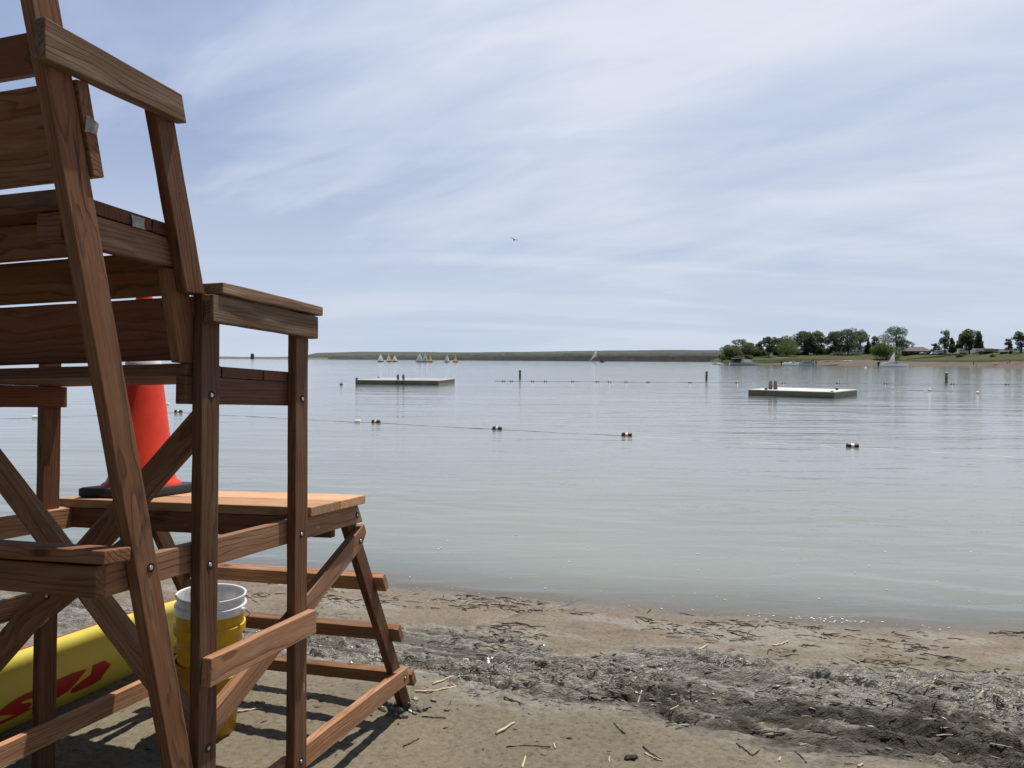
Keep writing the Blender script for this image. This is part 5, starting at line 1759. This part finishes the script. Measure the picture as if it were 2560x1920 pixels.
def person(loc, rz, hgt, cloth, label, bend=0.0, stride=0.1):
    o = empty('person', loc, rz); tag(o, label, 'person', 'people on the far beach')
    s = hgt / 1.75
    hip = Vector((0, 0, 0.92)); ch = Vector((0.30 * bend, 0, 1.28 - 0.12 * bend)); nk = Vector((0.48 * bend, 0, 1.46 - 0.22 * bend)); hd = Vector((0.60 * bend, 0, 1.60 - 0.26 * bend)); tp = hd + Vector((0.02, 0, 0.10))
    J = {'pel': (hip, 0.14), 'ch': (ch, 0.16), 'nk': (nk, 0.055), 'hd': (hd, 0.095), 'tp': (tp, 0.08)}
    E = [('pel', 'ch'), ('ch', 'nk'), ('nk', 'hd'), ('hd', 'tp')]
    for q in (-1, 1):
        J[f'h{q}'] = (hip + Vector((0, q * 0.10, -0.05)), 0.10); J[f'k{q}'] = (Vector((q * stride, q * 0.11, 0.50)), 0.065); J[f'a{q}'] = (Vector((q * stride * 1.3 - 0.03, q * 0.12, 0.08)), 0.042); J[f't{q}'] = (Vector((q * stride * 1.3 + 0.13, q * 0.13, 0.03)), 0.035)
        J[f's{q}'] = (ch + Vector((0.06 * bend, q * 0.19, 0.10)), 0.062); J[f'e{q}'] = (ch + Vector((0.14 * bend + 0.02, q * 0.26, -0.18)), 0.045); J[f'w{q}'] = (ch + Vector((0.26 * bend + 0.12, q * 0.25, -0.42)), 0.034); J[f'f{q}'] = (ch + Vector((0.30 * bend + 0.16, q * 0.25, -0.52)), 0.03)
        E += [('pel', f'h{q}'), (f'h{q}', f'k{q}'), (f'k{q}', f'a{q}'), (f'a{q}', f't{q}'), ('ch', f's{q}'), (f's{q}', f'e{q}'), (f'e{q}', f'w{q}'), (f'w{q}', f'f{q}')]
    ks = list(J)
    me = bpy.data.meshes.new('person_body')
    me.from_pydata([tuple(J[k][0] * s) for k in ks], [(ks.index(a), ks.index(b)) for a, b in E], [])
    b = link('body', me, SKIN, o)
    b.modifiers.new('skin', 'SKIN')
    for i, k in enumerate(ks):
        me.skin_vertices[0].data[i].radius = (J[k][1] * s, J[k][1] * s)
        me.skin_vertices[0].data[i].use_root = (k == 'pel')
    b.modifiers.new('sub', 'SUBSURF').levels = 1
    bm = bmesh.new()
    loft(bm, [[((c_.x + math.cos(a) * r * 0.8) * s, math.sin(a) * r * 1.15 * s, c_.z * s) for a in [2 * math.pi * k / 12 for k in range(12)]] for c_, r in ((Vector((0, 0, 0.60)), 0.19), (hip, 0.19), (ch, 0.205), (nk - Vector((0, 0, 0.06)), 0.13))])
    build('clothing', bm, cloth, o, True)
    bm = bmesh.new(); bmesh.ops.create_icosphere(bm, subdivisions=2, radius=0.108 * s, matrix=Matrix.Translation((hd + Vector((-0.015, 0, 0.045))) * s)); build('hair', bm, HAIR, o, True)
    return o


person(sand_pt(2434, 0.35), 2.0, 1.75, CL_DK, 'adult in dark clothes standing on the beach below the right hand clump', 0.1)
person(sand_pt(2442, 0.18), 2.4, 1.05, CL_BLU, 'small child standing at the water edge beside the dark clad adult', 0.1)
person(sand_pt(2518, 0.55), 1.0, 1.5, CL_DK, 'dark clad person bending over the end of the red kayak', 0.9)
person(sand_pt(2525, 0.62), 2.8, 1.6, CL_RED, 'person in dark red leaning toward the red kayak', 0.7)

# bird in the sky
p = far(1285.5, 600, 60)
bm = bmesh.new()
path_tube(bm, [(-0.20, 0, -0.02), (-0.08, 0, 0.0), (0.06, 0, 0.01), (0.15, 0, 0.03), (0.20, 0, 0.03)], [0.012, 0.05, 0.055, 0.03, 0.006], 8)
for s in (-1, 1):
    rows = []
    for y, x, z, c_ in ((0.03, 0.0, 0.02, 0.14), (0.18, 0.03, 0.10, 0.13), (0.34, 0.0, 0.14, 0.09), (0.50, -0.06, 0.13, 0.02)):
        rows.append([(x - c_ / 2, s * y, z), (x, s * y, z + 0.012), (x + c_ / 2, s * y, z), (x, s * y, z - 0.008)])
    loft(bm, rows)
o = build('bird', bm, paint('dark_feathers', (0.05, 0.05, 0.055), 0.8, 0.2, 20), None, True)
o.location = p; o.rotation_euler = (0.5, -0.6, 0.9); o.scale = (0.7, 0.7, 0.7)
tag(o, 'small dark bird flying alone in the middle of the sky', 'bird')

# ------------------------------------------------------------------ debris on the sand
REED = paint('pale_dry_reed', (0.50, 0.42, 0.29), 0.7, 0.3, 30)
TWIG = paint('dark_wet_twig', (0.035, 0.026, 0.018), 0.7, 0.3, 30)
BARKC = paint('dark_wood_chunk', (0.030, 0.022, 0.018), 0.8, 0.35, 30)


def stick(pts, r, mat, label, name='reed_stalk', cat='reed stalk', lift=None):
    W = []
    for px, py in pts:
        g = at(px, py, 0.08); g = at(px, py, ground_at(g.x, g.y)); W.append(Vector((g.x, g.y, ground_at(g.x, g.y))))
    P = []
    for i, (a, b) in enumerate(zip(W, W[1:])):
        for k in range(6):
            q = a.lerp(b, k / 6); P.append(q)
    P.append(W[-1])
    # a stiff stalk rests on the high spots
    n = len(P)
    for i, q in enumerate(P):
        q.z += r * 0.9 + 0.002 * math.sin(i * 1.7)
    bm = bmesh.new()
    path_tube(bm, P, [r * (0.75 + 0.25 * math.sin(math.pi * min(1, i / (n - 1) + 0.25))) for i in range(n)], 7)
    return tag(build(name, bm, mat, None, True), label, cat, 'single stalks and twigs on the sand')


z8 = lambda x, y: (1000 + x / 2.765, 1380 + y / 2.765)
z4 = lambda x, y: (1800 + x / 2.911, 1400 + y / 2.911)
r8 = lambda x, y: (460 + x / 3.687, 1500 + y / 3.687)
S = [([z8(665, 1278), z8(790, 1190)], 0.0075, REED, 'thick straight pale reed lying alone on the smooth foreground sand'),
     ([z8(225, 922), z8(370, 868)], 0.006, REED, 'upper pale reed of the pair right of the ladder foot'),
     ([z8(105, 978), z8(235, 965), z8(388, 936), z8(355, 888)], 0.0055, REED, 'bent pale reed with a hooked end right of the ladder foot'),
     ([z8(845, 1493), z8(868, 1405)], 0.006, REED, 'short upright looking pale reed at the bottom middle of the view'),
     ([z8(1640, 1030), z8(1672, 988)], 0.005, REED, 'small pale reed slanting on the edge of the churned mud'),
     ([z8(2065, 692), z8(2132, 658)], 0.007, REED, 'pale stub of reed above the churned mud in the middle'),
     ([z8(1635, 782), z8(1757, 766)], 0.006, REED, 'pale flat reed beside the dark wood chunk in the mud'),
     ([z4(1600, 1035), z4(1760, 1028), z4(1915, 1012)], 0.008, REED, 'longest pale reed in the mud on the right'),
     ([z4(1003, 1508), z4(1040, 1488)], 0.006, REED, 'stubby pale reed at the lower right edge of the smooth sand'),
     ([z4(385, 628), z4(440, 612), z4(495, 588)], 0.006, REED, 'pale reed on the tan strip near the water'),
     ([z4(428, 1470), z4(440, 1440)], 0.005, REED, 'tiny pale stub at the lower right'),
     ([z8(1062, 1330), z8(1075, 1365)], 0.004, REED, 'tiny pale stub beside the long dark twig'),
     ([z8(1690, 1405), z8(1750, 1432), z8(1815, 1455)], 0.0045, REED, 'thin pale reed under the curved twig right of the dark lump'),
     ([r8(1300, 708), r8(1400, 716), r8(1480, 714)], 0.006, REED, 'pale reed lying behind the lowest ladder step'),
     ([r8(490, 1052), r8(600, 1030), r8(725, 1005)], 0.0055, REED, 'pale reed in the shade beside the buckets'),
     ([r8(662, 945), r8(748, 966)], 0.006, REED, 'pale reed stub between the bucket and the middle post'),
     ]
for pts, r, m, lab in S: stick(pts, r, m, lab)
T = [([z8(735, 1352), z8(890, 1345), z8(1040, 1350)], 0.0045, 'long dark straight twig lying level in the foreground'),
     ([z8(22, 1356), z8(70, 1332), z8(130, 1300)], 0.005, 'dark slanting twig right of the ladder shadow'),
     ([z8(1480, 1185), z8(1510, 1225), z8(1558, 1260)], 0.005, 'dark twig slanting down right in the foreground'),
     ([z8(1680, 1352), z8(1725, 1402), z8(1815, 1452)], 0.005, 'dark curved twig right of the dark lump at the bottom'),
     ([z8(152, 1150), z8(318, 1147)], 0.0045, 'thin dark level twig below the ladder foot'),
     ([z8(1300, 1036), z8(1400, 1036), z8(1485, 1030)], 0.0045, 'dark stick on the edge of the mud in the middle'),
     ([z8(720, 1005), z8(790, 1038), z8(955, 1028)], 0.0055, 'dark crooked twig on the mud edge left of the middle stick'),
     ([z4(118, 1345), z4(180, 1385), z4(236, 1430), z4(290, 1390)], 0.0045, 'thin dark twig bent like a hook at the lower right'),
     ([z4(545, 1402), z4(585, 1440), z4(628, 1482)], 0.0045, 'thin dark twig slanting at the lower right beside the hooked one'),
     ([z4(1480, 676), z4(1620, 700), z4(1760, 726)], 0.0045, 'long dark stick on the tan strip at the right'),
     ([z4(50, 510), z4(150, 525), z4(258, 548)], 0.0045, 'dark stick on the tan strip near the water in the middle')]
for pts, r, lab in T: stick(pts, r * 0.78, TWIG, lab, 'twig', 'twig')


def chunk(px, py, L, W, Hh, rz, label, seed):
    rng = random.Random(seed)
    g = at(px, py, 0.1)
    bm = bmesh.new()
    rows = []
    for i in range(7):
        x = (i / 6 - 0.5) * L
        k = math.sqrt(max(0.1, 1 - (2 * abs(i / 6 - 0.5)) ** 3))
        rows.append([(x + rng.gauss(0, L * .02), math.cos(a) * W / 2 * k * rng.uniform(.75, 1.15), Hh / 2 + math.sin(a) * Hh / 2 * k * rng.uniform(.75, 1.15)) for a in [2 * math.pi * q / 9 for q in range(9)]])
    loft(bm, rows)
    o = build('wood_chunk', bm, BARKC)
    o.location = (g.x, g.y, ground_at(g.x, g.y) - 0.004); o.rotation_euler = (0, 0, rz)
    return tag(o, label, 'wood chunk', 'dark wood chunks on the beach')


chunk(*z8(1597, 1447), 0.068, 0.034, 0.026, 0.25, 'dark crumbly lump of wood on the smooth sand at the bottom', 3)
chunk(*z8(1870, 762), 0.16, 0.06, 0.05, -0.1, 'long black chunk of wood in the mud beside a pale reed', 4)
chunk(*z4(1600, 870), 0.08, 0.045, 0.035, 0.1, 'short black chunk of wood at the right in the grey mud', 5)

# reed litter nobody could count
rng = random.Random(5)
bm = bmesh.new(); bm2 = bmesh.new()
pos_ = []
for _ in range(11000):
    x = rng.uniform(-2.6, 4.3); y = rng.uniform(3.2, 7.0)
    pos_.append((x, y))
A = np.array(pos_)
d, base, ch, dk = ground_fields(A[:, 0], A[:, 1])
up_ = np.interp(A[:, 0], UPX, UPY)
dens = fbm(A[:, 0] * 1.5, A[:, 1] * 2.6, 207, 3)
hz = sand_height(A[:, 0][None], A[:, 1][None])[0][0]
for i, (x, y) in enumerate(pos_):
    if d[i] < 0.06: continue
    upper = y > up_[i] - 0.1
    pr = 0.95 * smooth(0.40, 0.62, dens[i]) if upper else (0.36 * ch[i] if ch[i] > 0.3 else 0.035)
    if x < -0.5: pr *= 0.5
    if rng.random() > pr: continue
    L = rng.uniform(0.02, 0.13) if upper else rng.uniform(0.015, 0.10)
    if ch[i] < 0.2 and not upper: L *= 0.55
    a = math.radians(rng.gauss(-14, 24) if rng.random() < 0.8 else rng.uniform(0, 180))
    r = rng.uniform(0.0013, 0.0036)
    dx, dy = math.cos(a) * L / 2, math.sin(a) * L / 2
    pale = rng.random() < (0.10 if upper else 0.16)
    z = hz[i] + r
    c_ = rng.gauss(0, 0.12) * L
    p3_ = [(x - dx, y - dy, z + rng.gauss(0, 0.002)), (x - dy / L * c_, y + dx / L * c_, z + abs(rng.gauss(0, 0.004))), (x + dx, y + dy, z + rng.gauss(0, 0.002))]
    path_tube(bm2 if pale else bm, p3_, [r, r, r * 0.5], 5)
tag(build('reed_litter', bm, TWIG), 'dark scattered reed litter on the wet sand', 'reed litter', kind='stuff')
tag(build('straw_litter', bm2, REED), 'pale straw bits scattered in the mud', 'straw litter', kind='stuff')
tb = bmesh.new()
bmesh.ops.create_icosphere(tb, subdivisions=1, radius=1.0)
tb.verts.index_update()
ICO_V = [v.co.copy() for v in tb.verts]
ICO_F = [[v.index for v in f.verts] for f in tb.faces]
tb.free()
# crumbs of mud thrown up round the ladder foot and through the mud
bm = bmesh.new()
foot = c2w(1.16, 0.095, -1.19)
CL = []
for _ in range(60): CL.append((foot.x + rng.gauss(-0.02, 0.09), foot.y + rng.gauss(0, 0.055), rng.uniform(0.008, 0.022), 1.2))
for _ in range(2600):
    x = rng.uniform(-2.2, 4.2); lo_ = float(np.interp(x, LOX, LOY)); up__ = float(np.interp(x, UPX, UPY))
    y = rng.uniform(lo_ - 0.05, up__ + 0.1)
    CL.append((x, y, 0.0025 + 0.0065 * rng.random() ** 2.6, rng.uniform(1.8, 5.0)))
A = np.array(CL); hz = sand_height(A[:, 0][None], A[:, 1][None]); chh = hz[2][0]; dkk = hz[3][0]; hz = hz[0][0]
pat = fbm(A[:, 0] * 2.2, A[:, 1] * 5.0, 311, 3)
for i, (x, y, r, el) in enumerate(CL):
    if i >= 60 and (rng.random() > chh[i] * float(smooth(0.34, 0.60, pat[i] + 0.10 * dkk[i]))): continue
    m4 = Matrix.Translation((x, y, hz[i] + r * (0.25 if i < 60 else 0.0))) @ Matrix.Rotation(math.radians(rng.gauss(-24, 15)), 4, 'Z') @ Matrix.Rotation(rng.gauss(0, 0.18), 4, 'Y') @ Matrix.Diagonal((el * r, r * rng.uniform(.7, 1.2), r * rng.uniform(.6, 1.2), 1))
    vs = [bm.verts.new(m4 @ (p + Vector((rng.gauss(0, .20), rng.gauss(0, .18), rng.gauss(0, .18))))) for p in ICO_V]
    for f in ICO_F: bm.faces.new([vs[k] for k in f])
t = NT('wet_mud_crumbs')
tc = t.n('TexCoord').outputs['Object']
c = t.mix(t.ramp(t.noise(tc, 9, 4, 0.6).outputs['Fac'], [(0.36, 0.0), (0.62, 1.0)]), (0.135, 0.122, 0.098), (0.205, 0.188, 0.158))
c = t.mix(t.ramp(t.noise(tc, 1.3, 3, 0.6).outputs['Fac'], [(0.50, 0.0), (0.62, 0.75)]), c, (0.045, 0.036, 0.026))
MUDC = t.done(t.pbsdf(c, t.math('MULTIPLY_ADD', t.noise(tc, 22, 3, 0.6).outputs['Fac'], 0.9, t.math('MULTIPLY_ADD', t.n('SeparateXYZ', i_0=tc).outputs[0], 0.07, -0.12)), None, 0.6))
tag(build('mud_clods', bm, MUDC), 'loose mud clods', 'mud clods', kind='stuff')
# white flecks of foam and fluff on the shallow water
bm = bmesh.new()
for _ in range(64):
    px, py = rng.uniform(1000, 2560), rng.uniform(1330, 1560)
    p = at(px, py, 0.004)
    sy = float(np.interp(p.x, SHX, SHY))
    if p.y < sy + 0.05: continue
    s = rng.uniform(0.003, 0.009)
    bmesh.ops.create_icosphere(bm, subdivisions=1, radius=s, matrix=Matrix.Translation(p) @ Matrix.Rotation(rng.uniform(0, 3), 4, 'Z') @ Matrix.Diagonal((rng.uniform(1, 2.0), 0.8, 0.5, 1)))
for _ in range(70):
    x = rng.choice((rng.gauss(2.45, 0.16), rng.gauss(2.5, 0.3), rng.uniform(-1.2, 3.8)))
    sy = float(np.interp(x, SHX, SHY)) + (float(fbm(np.array([x * 1.1]), np.array([6.6]), 3, 3)[0]) - 0.5) * 0.25
    s = rng.uniform(0.002, 0.007)
    bmesh.ops.create_icosphere(bm, subdivisions=1, radius=s, matrix=Matrix.Translation((x, sy + rng.gauss(0.02, 0.03), 0.004)) @ Matrix.Diagonal((1.6, 0.9, 0.6, 1)))
tag(build('foam_flecks', bm, FWHITE), 'white flecks of foam on the shallows', 'foam', kind='stuff')
